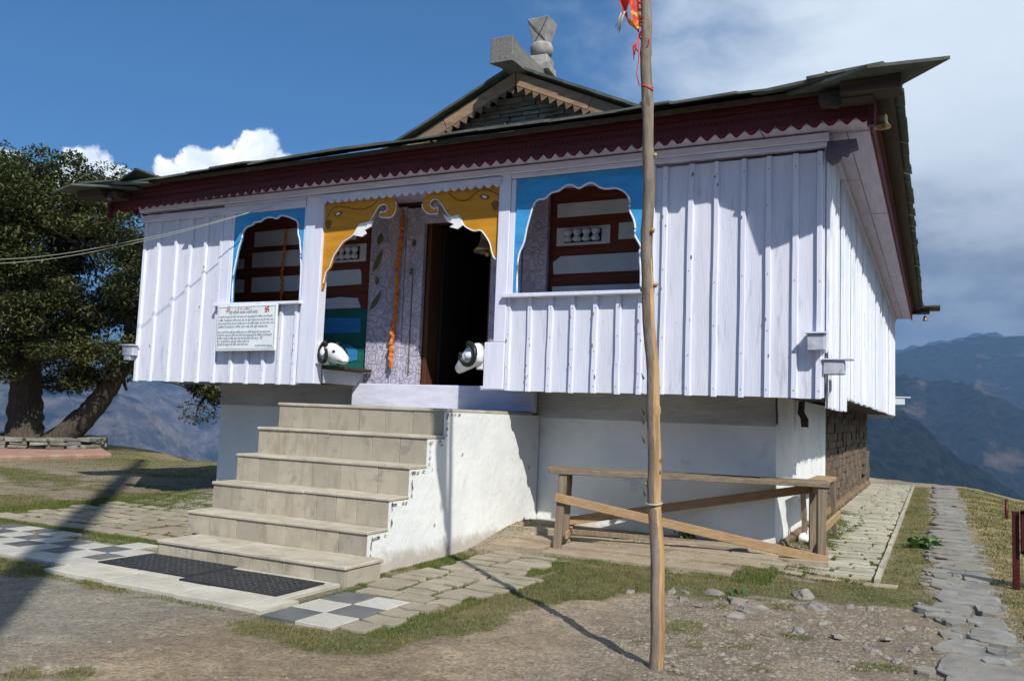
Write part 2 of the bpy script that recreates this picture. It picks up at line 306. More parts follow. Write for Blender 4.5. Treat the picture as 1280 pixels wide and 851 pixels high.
# carved and painted door surrounds: grooves cut by warped rings
def carved():
    m = bpy.data.materials.new('carved_wood'); m.use_nodes = True; N = NT(m.node_tree); N.t.nodes.clear()
    P = N.n('ShaderNodeTexCoord').outputs['Object']
    wp = N.vmath('ADD', P, N.vmath('SCALE', N.noise(P, 5, 3, .5, 0, 'Color')))
    for nd in N.t.nodes:
        if nd.type == 'VECT_MATH' and nd.operation == 'SCALE': nd.inputs['Scale'].default_value = .06
    vo = N.n('ShaderNodeTexVoronoi', {'Vector': N.scale(wp, (1, .15, 1)), 'Scale': 6.0}, feature='F1')
    rings = N.math('SINE', N.math('MULTIPLY', vo.outputs['Distance'], 25.0))
    groove = N.step(rings, .55, .95)
    ang = N.n('ShaderNodeTexVoronoi', {'Vector': N.scale(wp, (1, .15, 1)), 'Scale': 8.0}, feature='DISTANCE_TO_EDGE')
    g2 = N.step(ang.outputs['Distance'], .05, .015)
    g = N.math('MAXIMUM', groove, g2)
    base = N.mix(N.step(N.noise(N.scale(P, (2, 2, 1)), 4, 6), .35, .65), (.39, .365, .47), (.52, .49, .60))
    col = N.mix(N.math('MULTIPLY', g, .34), base, (.22, .20, .27))
    b = N.n('ShaderNodeBsdfPrincipled', {'Base Color': col, 'Roughness': .6})
    bn = N.n('ShaderNodeBump', {'Height': N.math('SUBTRACT', 1.0, g), 'Strength': .7, 'Distance': .02})
    N.t.links.new(bn.outputs[0], b.inputs['Normal'])
    N.t.links.new(b.outputs[0], N.n('ShaderNodeOutputMaterial').inputs[0])
    return m
M['carved'] = carved()

# ------------------------------------------------------------------ noise for the ground, in numpy
def vnoise(x, y, seed=0):
    xi = np.floor(x).astype(np.int64); yi = np.floor(y).astype(np.int64); fx = x - xi; fy = y - yi
    fx = fx * fx * (3 - 2 * fx); fy = fy * fy * (3 - 2 * fy)
    def h(a, b):
        n = (a * 374761393 + b * 668265263 + seed * 974711) & 0xffffffff
        n = ((n ^ (n >> 13)) * 1274126177) & 0xffffffff
        return ((n ^ (n >> 16)) & 0xffff) / 65535.0
    return (h(xi, yi) * (1 - fx) + h(xi + 1, yi) * fx) * (1 - fy) + (h(xi, yi + 1) * (1 - fx) + h(xi + 1, yi + 1) * fx) * fy
def fbm(x, y, o=5, seed=0, g=.5):
    s = 0; a = 1; t = 0
    for i in range(o): s = s + a * vnoise(x * 2 ** i, y * 2 ** i, seed + i * 17); t += a; a *= g
    return s / t
def ridged(x, y, o=6, seed=0, g=.5):
    s = 0; a = 1; t = 0; wgt = 1
    for i in range(o):
        n = 1 - np.abs(2 * vnoise(x * 2 ** i, y * 2 ** i, seed + i * 31) - 1); n = n * n * wgt; wgt = np.clip(n * 1.6, 0, 1)
        s = s + a * n; t += a; a *= g
    return s / t
def sst(a, b, x): t = np.clip((x - a) / (b - a), 0, 1); return t * t * (3 - 2 * t)
def sdpoly(poly, X, Y):
    """signed distance to a polygon, negative inside"""
    P = np.array(poly, float); d = np.full(X.shape, 1e18); ins = np.zeros(X.shape, bool); n = len(P)
    for i in range(n):
        a, b = P[i], P[(i + 1) % n]; ex, ey = b - a; wx, wy = X - a[0], Y - a[1]
        t = np.clip((wx * ex + wy * ey) / (ex * ex + ey * ey), 0, 1)
        d = np.minimum(d, (wx - ex * t) ** 2 + (wy - ey * t) ** 2)
        c = (a[1] > Y) != (b[1] > Y)
        with np.errstate(divide='ignore', invalid='ignore'): ins ^= c & (X < (b[0] - a[0]) * (Y - a[1]) / (b[1] - a[1]) + a[0])
    return np.where(ins, -1, 1) * np.sqrt(d)

PLATEAU = [(.35, 22.6), (.9, 17.5), (1.25, 14.5), (2.2, 11.5), (4.2, 9.0), (8, 5), (11, -3), (10, -14), (-2, -24), (-20, -18), (-29, -4), (-29, 9), (-26, 15.5), (-20.8, 15.9), (-16.3, 12.95), (-15.3, 12.5), (-14.4, 13.3), (-12.8, 13.9), (-11.6, 15.0), (-11, 22), (-9, 24.5), (-2, 24)]
BAND = [(-3.79, 3.9), (-3.76, 4.12), (-3.35, 4.05), (-2.95, 4.08), (-2.88, 4.5), (-2.92, 5.04), (-2.95, 5.9), (-2.83, 6.36), (-3.03, 7.05), (-2.4, 7.45), (-2.02, 6.33), (-2.25, 5.66), (-2.41, 5.23), (-2.49, 4.62), (-2.59, 4.02), (-2.75, 3.64), (-3.23, 3.66), (-3.59, 3.75)]
STRIP = [(-3.0, 7.05), (-2.73, 7.4), (-2.03, 7.22), (-1.29, 7.5), (-0.47, 7.75), (-0.47, 9.89), (-0.56, 21.6), (-0.15, 21.6), (-.02, 9.65), (-0.05, 7.04), (-0.48, 6.88), (-1.11, 6.57), (-1.75, 6.26), (-2.29, 6.02)]
EDGEL = [(-8.5, 4.3), (-6.73, 4.36), (-5.85, 4.4), (-5.62, 4.25), (-5.85, 3.9), (-6.4, 3.75), (-8.5, 3.4)]
EDGEL2 = [(-5.5, 4.18), (-5.5, 4.34), (-4.98, 4.2), (-4.85, 3.98), (-5.21, 3.96)]
PATCH = [(-1.43, 5.41, .11), (-1.25, 5.03, .05), (-1.11, 5.09, .065), (-.79, 5.63, .085), (-.88, 5.11, .03), (-.38, 5.05, .06), (-.23, 5.17, .1), (-1.47, 5.21, .04), (-1.58, 4.89, .045), (-1.44, 4.12, .05), (-1.19, 4.38, .035), (-1.23, 5.56, .05), (-1.12, 5.47, .04), (-.95, 5.49, .04), (-.82, 4.72, .04), (-1.01, 5.14, .05), (-.9, 4.82, .02), (-1.3, 5.12, .045), (-.31, 5.19, .05), (-1.38, 6.66, .1), (-.97, 6.36, .13), (-1.36, 6.12, .08), (-1.14, 6.5, .09),
         (-3.8, 2.6, .12), (-3.6, 2.72, .09), (-4.72, 4.01, .05), (-4.98, 4.03, .04), (-3.95, 5.9, .1), (-3.9, 6.3, .09), (-3.75, 5.6, .06), (-3.84, 6.8, .07), (-3.4, 8.3, .05), (-3.1, 8.2, .04), (-2.25, 8.45, .08)]
def ground_z(X, Y):
    z = .13 * sst(6.9, 8.6, Y) * sst(-.7, -1.6, X) * sst(-9.6, -8.9, X) * sst(15, 11, Y)
    z = z + .08 * np.exp(-((X + 3.85) ** 2 / .10 + (Y - 8.0) ** 2 / .5))
    d = np.maximum(sdpoly(PLATEAU, X, Y) + (fbm(X * .7, Y * .7, 3, 3) - .5) * .5 * sst(14, 17, np.hypot(X, Y)), 0)
    z = z - np.where(d < 4, .07 * d * d, 1.12 + .56 * (d - 4)) - .05 * sst(6, 1, -sdpoly(PLATEAU, X, Y)) * 0
    z = z - .10 * sst(.5, 1.6, X) * sst(6, 9, Y)
    return z
def masks(X, Y):
    """grass cover 0..1 and a dry/bare value"""
    wob = (fbm(X * 5, Y * 5, 4, 41) - .5)
    g = np.zeros(X.shape)
    for poly, dens, soft in ((BAND, 1.0, .10), (STRIP, .85, .16), (EDGEL, .95, .10), (EDGEL2, 1.0, .07)):
        s = sdpoly(poly, X, Y) + wob * soft * 2.6
        g = np.maximum(g, dens * sst(soft * .6, -soft * .6, s))
    for px, py, r in PATCH: g = np.maximum(g, .9 * sst(1.25, .6, np.hypot(X - px, Y - py) / r + wob * 1.6))
    lawn = sst(-7.4, -9.2, X + (Y - 6.6) * .35) * sst(5.6, 6.4, Y + .25 * (X + 9) * 0)
    lawn = np.maximum(lawn * sst(5.4, 6.0, Y), 0)
    big = fbm(X * .45 + 3, Y * .8, 4, 9)
    g = np.maximum(g, lawn * sst(.38, .60, big + wob * .35) * .95)
    sl = sst(.35, .55, X + wob * .3) * sst(5.2, 7.4, Y)
    g = np.maximum(g, sl * .8)
    far = sst(0, 1.5, sdpoly(PLATEAU, X, Y)); g = np.maximum(g, far * .8)
    back = sst(-9.2, -9.8, X) * sst(8, 12, Y) * .5; g = np.maximum(g, back)
    return np.clip(g, 0, 1), np.clip(sl + far, 0, 1), lawn

# ------------------------------------------------------------------ ground
def make_ground():
    n = 620
    u = np.linspace(-1, 1, n); b = 5.4; a = 420 / math.sinh(b)
    xs = -2.6 + a * np.sinh(b * u); ys = 6.2 + a * np.sinh(b * u)
    X, Y = np.meshgrid(xs, ys)
    Z = ground_z(X, Y)
    rough = (fbm(X * 3.2, Y * 3.2, 4, 77) - .5) * .05 + (fbm(X * 14, Y * 14, 3, 5) - .5) * .014
    paved = sst(.25, 0, sdpoly([(-9.3, 4.2), (-2.9, 4.05), (-2.9, 8.7), (-.45, 7.85), (-.45, 21.8), (-9.3, 21.8)], X, Y))
    Z = Z + rough * (1 - .9 * paved) - .012 * paved
    g, dry, lawn = masks(X, Y)
    # albedo of bare soil: grey gravel right, tan dirt bottom centre, pale hard dust left
    t = fbm(X * .8, Y * .8, 4, 21); f = fbm(X * 7, Y * 7, 4, 33)
    gravel = np.array([.235, .193, .145]); tan = np.array([.285, .222, .15]); dust = np.array([.285, .255, .205]); soil = np.array([.27, .20, .14])
    wt = sst(-4.2, -3.4, X - (Y - 3.6) * .3) * sst(-1.5, -2.6, X + (t - .5) * 1.2); wd = sst(-3.6, -4.6, X + (t - .5) * .9)
    c = gravel[None, None] * (1 - wt - wd).clip(0, 1)[..., None] + tan * wt[..., None] + dust * wd[..., None]
    c = c / np.maximum((1 - wt - wd).clip(0, 1) + wt + wd, 1e-3)[..., None]
    foot = sst(6.6, 7.6, Y) * sst(-4.6, -4, X) * sst(-.9, -1.6, X); c = c * (1 - foot[..., None]) + np.array([.35, .285, .205]) * foot[..., None]
    pale = sst(.52, .66, fbm(X * 1.7 + 8, Y * 1.7, 4, 91)); c = c * (1 + .22 * (pale - .4))[..., None]
    lb = lawn * .9; c = c * (1 - lb[..., None]) + np.array([.225, .185, .13]) * (1 + .5 * (f - .5))[..., None] * lb[..., None]
    gc = np.array([.115, .118, .05]); gd = np.array([.235, .19, .095])
    dr = np.clip(dry * .85 + sst(.45, .65, t) * .35, 0, 1)[..., None]
    gcol = gc * (1 - dr) + gd * dr
    gm = sst(.15, .75, g + (f - .5) * .5)[..., None] * .9
    c = c * (1 - gm) + gcol * gm
    c = c * (1.14 + .5 * (f - .5))[..., None]
    idx = np.arange(n * n).reshape(n, n)
    F = np.stack([idx[:-1, :-1], idx[:-1, 1:], idx[1:, 1:], idx[1:, :-1]], -1).reshape(-1, 4)
    me = bpy.data.meshes.new('ground'); me.vertices.add(n * n); me.vertices.foreach_set('co', np.stack([X, Y, Z], -1).astype(np.float32).ravel())
    me.loops.add(F.size); me.loops.foreach_set('vertex_index', F.ravel().astype(np.int32))
    me.polygons.add(len(F)); me.polygons.foreach_set('loop_start', np.arange(0, F.size, 4, dtype=np.int32)); me.polygons.foreach_set('loop_total', np.full(len(F), 4, np.int32))
    me.polygons.foreach_set('use_smooth', np.ones(len(F), bool))
    at = me.attributes.new('soil', 'FLOAT_COLOR', 'POINT'); at.data.foreach_set('color', np.concatenate([c.clip(0, 1), g[..., None]], -1).astype(np.float32).ravel())
    me.update(calc_edges=True)
    m = bpy.data.materials.new('ground'); m.use_nodes = True; N = NT(m.node_tree); N.t.nodes.clear()
    P = N.n('ShaderNodeTexCoord').outputs['Object']; ca = N.n('ShaderNodeAttribute', attribute_name='soil')
    s1 = N.math('MULTIPLY', N.step(N.noise(P, 42, 9, .75), .3, .7, .58, 1.36), N.step(N.noise(P, 9, 8, .7), .3, .7, .80, 1.18))
    col = N.mix(1.0, ca.outputs['Color'], N.n('ShaderNodeCombineColor', {0: s1, 1: s1, 2: s1}).outputs[0], 'MULTIPLY')
    vo = N.n('ShaderNodeTexVoronoi', {'Vector': P, 'Scale': 38.0, 'Randomness': 1.0})
    peb = N.math('MULTIPLY', N.step(vo.outputs['Distance'], .30, .18), N.step(N.noise(P, 2.2, 4), .48, .62))
    bare = N.math('SUBTRACT', 1.0, ca.outputs['Alpha'])
    peb = N.math('MULTIPLY', peb, bare)
    col = N.mix(N.math('MULTIPLY', peb, .55), col, N.mix(vo.outputs['Color'], (.22, .21, .20), (.46, .44, .41)))
    vo2 = N.n('ShaderNodeTexVoronoi', {'Vector': P, 'Scale': 130.0, 'Randomness': 1.0})
    col = N.mix(N.math('MULTIPLY', N.step(vo2.outputs['Distance'], .3, .15), .35), col, N.mix(vo2.outputs['Color'], (.14, .12, .10), (.50, .47, .43)))
    bs = N.n('ShaderNodeBsdfPrincipled', {'Base Color': col, 'Roughness': .95, 'Specular IOR Level': .1})
    h = N.math('ADD', N.math('MULTIPLY', N.noise(P, 30, 9, .72), .7), N.math('MULTIPLY', peb, .5))
    bn = N.n('ShaderNodeBump', {'Height': h, 'Strength': 1.0, 'Distance': .045}); N.t.links.new(bn.outputs[0], bs.inputs['Normal'])
    N.t.links.new(bs.outputs[0], N.n('ShaderNodeOutputMaterial').inputs[0])
    me.materials.append(m)
    tag(link(bpy.data.objects.new('ground', me)), 'bare trodden hilltop ground with thin grass', kind='structure')
make_ground()

# ------------------------------------------------------------------ mountains, kilometres off, and the air between
def make_hills():
    az = np.radians(np.concatenate([np.arange(-180, -75, 3), np.arange(-75, -30, .075), np.arange(-30, -8, .4), np.arange(-8, 14, .05), np.arange(14, 181, 3)]))
    r = np.exp(np.linspace(math.log(500), math.log(12500), 250))
    A, Rr = np.meshgrid(az, r); D = np.degrees(A)
    X, Y = Rr * np.sin(A), Rr * np.cos(A)
    base = -900 + 120 * fbm(X / 900, Y / 900, 4, 3)
    H = base
    def layer(R, prof, front, back, amp, seed, wav):
        nonlocal H
        az_, tn = np.array(prof).T
        tt = np.interp(D, az_, tn)
        Rw = R * (1 + .10 * (fbm(D / 4.5, Rr / R * 3 + seed, 3, seed) - .5))
        crest = tt * Rw
        dist = Rr - Rw
        sl = np.where(dist < 0, front * -dist, back * dist)
        det = ridged(X / wav + seed, Y / wav, 7, seed) - .45
        h = crest - sl + det * amp * (.25 + .75 * sst(0, .25 * R, np.abs(dist)))
        H = np.maximum(H, h)
    # right: dark near spur, wooded mid range, far range
    layer(2300, [(-32, -.3), (-30, .10), (-8, .085), (-4.1, .050), (-2.2, .036), (0, .008), (1.3, -.016), (3, -.034), (4.6, -.052), (8, -.10), (14, -.2)], .50, .6, 190, 5, 700)
    layer(3900, [(-32, -.3), (-30, .09), (-8, .08), (-4.1, .070), (-2, .058), (-.5, .050), (1, .050), (2.5, .046), (4, .030), (6, .015), (14, -.05)], .48, .6, 260, 8, 1100)
    layer(6500, [(-32, -.3), (-30, .08), (-8, .075), (-3.5, .079), (-2.2, .0815), (-1, .086), (.2, .090), (1.2, .095), (2.2, .1015), (3.4, .1005), (4.6, .103), (6, .10), (9, .12), (14, .10)], .5, .6, 330, 12, 1900)
    layer(9800, [(-32, -.3), (-30, .10), (-5, .08), (0, .097), (2, .1055), (2.8, .1075), (3.6, .1045), (5, .10), (14, .1)], .5, .6, 200, 14, 2200)
    # left: the brown ridge and the blue ranges behind it
    layer(5600, [(-75, .06), (-62, .03), (-58, .026), (-55.5, .014), (-53.5, .008), (-51.7, .015), (-50, .002), (-48.4, -.022), (-46.8, -.05), (-45, -.082), (-42, -.12), (-30, -.2), (-29, -.3)], .52, .6, 420, 21, 1700)
    layer(7800, [(-75, .08), (-62, .06), (-58, .053), (-54, .035), (-50, .028), (-47, .018), (-45, .022), (-42, .03), (-30, .06), (-29, -.3)], .5, .6, 380, 25, 1900)
    layer(8200, [(-180, .06), (-75, .06), (-74, -.2), (13, -.2), (14, .06), (180, .06)], .5, .6, 300, 29, 1900)
    n, k = A.shape; idx = np.arange(n * k).reshape(n, k)
    F = np.stack([idx[:-1, :-1], idx[:-1, 1:], idx[1:, 1:], idx[1:, :-1]], -1).reshape(-1, 4)[:, ::-1]
    me = bpy.data.meshes.new('hills'); me.vertices.add(n * k); me.vertices.foreach_set('co', np.stack([X, Y, H], -1).astype(np.float32).ravel())
    me.loops.add(F.size); me.loops.foreach_set('vertex_index', F.ravel().astype(np.int32))
    me.polygons.add(len(F)); me.polygons.foreach_set('loop_start', np.arange(0, F.size, 4, dtype=np.int32)); me.polygons.foreach_set('loop_total', np.full(len(F), 4, np.int32))
    me.polygons.foreach_set('use_smooth', np.ones(len(F), bool)); me.update(calc_edges=True)
    m = bpy.data.materials.new('hillside'); m.use_nodes = True; N = NT(m.node_tree); N.t.nodes.clear()
    P = N.n('ShaderNodeTexCoord').outputs['Object']
    slope = N.n('ShaderNodeSeparateXYZ', {0: N.n('ShaderNodeNewGeometry').outputs['Normal']}).outputs[0]
    f = N.math('ADD', N.noise(N.scale(P, (1, 1, 2.2)), .0024, 10, .65), N.math('MULTIPLY', N.math('ADD', slope, -.1), .22))
    x = N.n('ShaderNodeSeparateXYZ', {0: P}).outputs[0]
    f = N.math('ADD', f, N.step(x, -1500, -3500, -.035, .045))  # more forest on the right, its darkness also standing in for cloud shadow
    tree = N.mix(N.step(N.noise(P, .03, 6, .75), .38, .62), (.006, .014, .009), (.045, .06, .032))
    soil = N.mix(N.step(N.noise(P, .008, 8, .7), .35, .65), (.085, .066, .05), (.30, .23, .175))
    soil = N.mix(N.step(x, -2500, -3800), soil, N.mix(N.step(N.noise(P, .006, 9, .7), .38, .62), (.13, .105, .085), (.42, .345, .28)))  # paler soil on the left puts brighter haze into the colour
    col = N.mix(N.step(f, .50, .62), tree, soil)
    col = N.mix(N.step(N.noise(P, .005, 10, .75), .60, .72, 0, .5), col, (.30, .28, .26))
    b = N.n('ShaderNodeBsdfPrincipled', {'Base Color': col, 'Roughness': 1.0, 'Specular IOR Level': 0.0})
    bn = N.n('ShaderNodeBump', {'Height': N.noise(P, .012, 9, .7), 'Strength': 1.0, 'Distance': 170.0}); N.t.links.new(bn.outputs[0], b.inputs['Normal'])
    N.t.links.new(b.outputs[0], N.n('ShaderNodeOutputMaterial').inputs[0])
    me.materials.append(m); tag(link(bpy.data.objects.new('hills', me)), 'hazy blue and brown mountain ranges across the valley', kind='structure')
make_hills()

hz = MB(); hz.box(-13500, 13500, -13500, 13500, -1500, 1320)
hm = bpy.data.materials.new('haze'); hm.use_nodes = True; N = NT(hm.node_tree); N.t.nodes.clear()
vol = N.n('ShaderNodeVolumePrincipled', {'Color': (.215, .385, .70), "Density": 1.4e-4, 'Anisotropy': .1})
N.t.links.new(vol.outputs[0], N.n('ShaderNodeOutputMaterial').inputs['Volume'])
tag(hz.build('haze', hm), 'blue mountain haze over the valley', kind='stuff')

# ------------------------------------------------------------------ the temple
T = tag(empty('temple', (-5.2, 8.65, 0)), 'white timber hill temple with red scalloped eaves and slate roof', 'temple')
def part(mb, name, m, bevel=0.0, parent=None, label=None):
    o = mb.build(name, m, None, bevel)
    p = parent or T
    o.parent = p
    pm = Matrix.Translation((-5.2, 8.65, 0))
    if p is T: o.matrix_parent_inverse = pm.inverted()
    if label: o['label'] = label
    return o
YF, YI = 7.7, 8.65
XL, XR = -9.5, -.85

def boards(mb, bt, x0, x1, z0, z1, bats, y=YF, th=.022, seam=None):
    xs = [x0] + sorted(bats) + [x1]
    for a, b in zip(xs[:-1], xs[1:]):
        if b - a > .01:
            d = random.uniform(-.004, .004); mb.box(a + .002, b - .002, y + d, y + th, z0 + random.uniform(-.008, .006), z1)
    for x in bats:
        wob = [random.uniform(-.004, .004) for _ in range(6)]
        wd = random.uniform(.024, .031)
        n = 6
        vs = []; fs = []
        for i in range(n):
            z = z0 - random.uniform(0, .012) * (i == 0) + (z1 - z0) * i / (n - 1)
            c = x + wob[i]
            vs += [(c - wd, y - .001, z), (c - wd * .7, y - .034, z), (c + wd * .7, y - .034, z), (c + wd, y - .001, z)]
        for i in range(n - 1):
            k = i * 4
            fs += [(k, k + 4, k + 5, k + 1), (k + 1, k + 5, k + 6, k + 2), (k + 2, k + 6, k + 7, k + 3)]
        fs += [(0, 1, 2, 3)]
        bt.add(vs, fs)
        bt.mi = 1
        for q in (z0 + .06, (z0 + z1) / 2 + random.uniform(-.1, .1), z1 - .12, z0 + (z1 - z0) * random.uniform(.15, .3)):
            r_ = .0055; xx = x + random.uniform(-.006, .006); bt.add([(xx + r_ * math.cos(a), y - .0352, q + r_ * 1.5 * math.sin(a)) for a in (0, 1.05, 2.1, 3.14, 4.2, 5.25)], [(5, 4, 3, 2, 1, 0)])
        for q in range(random.randint(0, 3)):
            r_ = random.uniform(.006, .014); zz = random.uniform(z0 + .1, z1 - .1); sx_ = random.choice((-1, 1))
            bt.add([(x + sx_ * wd * .55 + r_ * random.uniform(.5, 1) * math.cos(a), y - .0349, zz + r_ * random.uniform(1, 2.6) * math.sin(a)) for a in (0, 1.05, 2.1, 3.14, 4.2, 5.25)], [(5, 4, 3, 2, 1, 0)])
        bt.mi = 0

for args in ((XL, -8.02, 1.55, 3.66, [-9.44, -9.18, -8.86, -8.6, -8.33, -8.05]), (-8.02, -6.68, 1.55, 2.49, [-7.76, -7.5, -7.24, -6.99, -6.76]),
             (-3.96, -2.48, 1.54, 2.49, [-3.93, -3.69, -3.46, -3.22, -2.98, -2.74, -2.52]), (-2.48, XR - .005, 1.54, 3.72, [-2.30, -2.05, -1.81, -1.56, -1.335, -1.105, -.90])):
    cl, bt = MB(), MB(); boards(cl, bt, *args)
    o = part(cl, 'cladding', M['lav']); part(bt, 'battens', [M['batten'], M['nail']], parent=o)
# long side, running back along the valley edge
cl, bt, jn = MB(), MB(), MB()
y = 7.735
while y < 21.45:
    zb = 1.95 if y < 7.9 else (1.46 if y < 9.5 else 1.60)
    y2 = min(y + random.uniform(.09, .17), 21.5); gp = random.uniform(.004, .009)
    cl.box(XR - .022, XR + random.uniform(-.006, .006), y + gp, y2 - gp, zb + random.uniform(-.012, .012), 3.80)
    jn.mi = random.choice((0, 0, 1, 1, 2)); jn.box(XR - .030, XR - .020, y2 - .014, y2 + .014, zb + .01, 3.80)
    if random.random() < .6: bt.box(XR + .007, XR + .030, y - .018, y + .018, zb + random.uniform(0, .01), 3.80)
    y = y2
SC = part(cl, 'side_cladding', M['side']); part(bt, 'side_battens', M['side'], parent=SC)
part(jn, 'board_joints', [mat('teal_joint', (.20, .40, .42), (.30, .48, .50), 5), mat('grey_joint', (.16, .17, .20), (.26, .27, .31), 5), mat('pink_joint', (.42, .22, .32), (.50, .32, .40), 5)], parent=SC)
ob = MB(); ob.box(XL - .0, XL + .03, 7.74, 21.5, 1.55, 3.86); ob.box(XL + .03, XR - .04, 21.47, 21.5, 1.55, 3.86)
part(ob, 'rear_cladding', M['side'])

# posts, window frames, trims
p = MB(); p.box(-6.685, -6.425, 7.652, 7.79, 1.56, 3.775); part(p, 'post', M['batten'], .006)
p = MB(); p.box(-4.09, -3.955, 7.652, 7.79, 2.035, 3.80); p.box(-4.19, -3.955, 7.65, 7.795, 1.545, 2.033); part(p, 'post', M['batten'], .006)
for a in ((-8.02, -7.885, 7.668, 7.72, 2.531, 3.74), (-7.883, -7.845, 7.672, 7.72, 2.531, 3.71), (-6.72, -6.687, 7.672, 7.72, 2.531, 3.70), (-3.953, -3.90, 7.668, 7.72, 2.531, 3.745), (-2.475, -2.40, 7.668, 7.72, 2.531, 3.745)):
    p = MB(); p.box(*a); part(p, 'window_jamb', M['batten'], .004)
p = MB(); p.box(-8.05, -6.66, 7.60, 7.78, 2.492, 2.529, .003); part(p, 'window_sill', M['batten'], .004)
p = MB(); p.box(-3.985, -2.42, 7.60, 7.78, 2.492, 2.529, .003); part(p, 'window_sill', M['batten'], .004)
p = MB(); p.box(XL - .02, -6.69, 7.645, 7.72, 3.662, 3.755); p.box(-3.95, XR + .01, 7.642, 7.72, 3.752, 3.795); p.box(XL - .04, XR + .03, 7.615, 7.73, 3.797, 3.868); p.box(-8.02, -6.69, 7.65, 7.72, 3.757, 3.795)
p.box(-6.69, -3.95, 7.655, 7.73, 3.776, 3.796)
part(p, 'cornice', M['trim'], .006)

# painted arches over the openings
ARCH_R = [(-3.85, 2.535), (-3.856, 2.769), (-3.845, 2.936), (-3.791, 3.068), (-3.767, 3.201), (-3.729, 3.35), (-3.69, 3.465), (-3.644, 3.508), (-3.565, 3.515), (-3.502, 3.567), (-3.414, 3.583), (-3.344, 3.627), (-3.274, 3.63), (-3.196, 3.59), (-3.118, 3.623), (-3.049, 3.63), (-2.969, 3.577), (-2.894, 3.558), (-2.794, 3.555), (-2.71, 3.509), (-2.672, 3.461), (-2.651, 3.399), (-2.656, 3.326), (-2.614, 3.237), (-2.592, 3.15), (-2.597, 3.078), (-2.563, 3.013), (-2.529, 2.948), (-2.546, 2.886), (-2.527, 2.744), (-2.521, 2.535)]
ARCH_L = [(-7.805, 2.535), (-7.816, 2.827), (-7.806, 2.941), (-7.779, 3.091), (-7.759, 3.205), (-7.712, 3.347), (-7.699, 3.43), (-7.644, 3.484), (-7.556, 3.505), (-7.51, 3.539), (-7.421, 3.541), (-7.356, 3.578), (-7.245, 3.581), (-7.161, 3.56), (-7.097, 3.593), (-6.98, 3.568), (-6.90, 3.537), (-6.84, 3.507), (-6.815, 3.443), (-6.81, 3.352), (-6.78, 3.276), (-6.765, 3.183), (-6.75, 3.109), (-6.752, 3.037), (-6.738, 2.99), (-6.728, 2.80), (-6.726, 2.535)]
def smooth_path(pts, k=3):
    out = []
    for i in range(len(pts) - 1):
        a, b, c, d = (pts[max(i - 1, 0)], pts[i], pts[i + 1], pts[min(i + 2, len(pts) - 1)])
        for j in range(k):
            t = j / k
            out.append(tuple(.5 * ((2 * b[q]) + (-a[q] + c[q]) * t + (2 * a[q] - 5 * b[q] + 4 * c[q] - d[q]) * t * t + (-a[q] + 3 * b[q] - 3 * c[q] + d[q]) * t ** 3) for q in (0, 1)))
    return out + [pts[-1]]
def arch(path, x0, x1, ztop, zbot):
    path = smooth_path(path, 3)
    poly = [(x0, zbot), (x0, ztop), (x1, ztop), (x1, zbot)] + path[::-1]
    a = MB(); a.prism(poly, XZ(7.678), 0, .03); o = part(a, 'window_arch', M['blue'])
    e = MB(); e.tube([(x, 7.679, z) for x, z in path], .011, 6); part(e, 'arch_edging', M['edge'], parent=o)
arch(ARCH_R, -3.897, -2.478, 3.742, 2.533); arch(ARCH_L, -7.84, -6.722, 3.725, 2.533)

ELE_L = [(-6.424, 3.69), (-6.177, 3.69), (-5.665, 3.69), (-5.471, 3.683), (-5.424, 3.627), (-5.414, 3.569), (-5.435, 3.502), (-5.469, 3.465), (-5.522, 3.457), (-5.631, 3.473), (-5.63, 3.528), (-5.569, 3.527), (-5.537, 3.557), (-5.548, 3.597), (-5.607, 3.613), (-5.664, 3.585), (-5.719, 3.502), (-5.776, 3.427), (-5.867, 3.408), (-5.931, 3.379), (-5.992, 3.291), (-6.057, 3.249), (-6.133, 3.213), (-6.202, 3.132), (-6.269, 3.04), (-6.313, 2.921), (-6.353, 2.877), (-6.38, 2.804), (-6.393, 2.73), (-6.424, 2.731)]
ELE_R = [(-5.047, 3.643), (-5.002, 3.685), (-4.731, 3.70), (-4.399, 3.70), (-4.092, 3.70), (-4.092, 2.915), (-4.107, 2.906), (-4.145, 2.934), (-4.173, 3.003), (-4.199, 3.088), (-4.256, 3.172), (-4.315, 3.23), (-4.392, 3.23), (-4.464, 3.26), (-4.531, 3.309), (-4.588, 3.411), (-4.676, 3.405), (-4.734, 3.437), (-4.798, 3.522), (-4.85, 3.59), (-4.907, 3.618), (-4.955, 3.595), (-4.956, 3.546), (-4.906, 3.512), (-4.87, 3.527), (-4.86, 3.495), (-4.87, 3.457), (-4.976, 3.461), (-5.052, 3.515), (-5.072, 3.578)]
TUSK_L = [(-5.911, 3.405), (-5.83, 3.418), (-5.715, 3.432), (-5.739, 3.366), (-5.829, 3.33), (-5.802, 3.289), (-5.857, 3.254), (-5.992, 3.282)]
TUSK_R = [(-4.781, 3.437), (-4.716, 3.401), (-4.588, 3.411), (-4.524, 3.303), (-4.59, 3.261), (-4.694, 3.292), (-4.636, 3.316), (-4.737, 3.361)]
def eyeshape(cx, cz, s, k): return [(cx + math.cos(a) * .062 * s, cz + math.sin(a) * .030 * s + k * math.cos(a) * .02) for a in [i * math.pi / 6 for i in range(12)]]
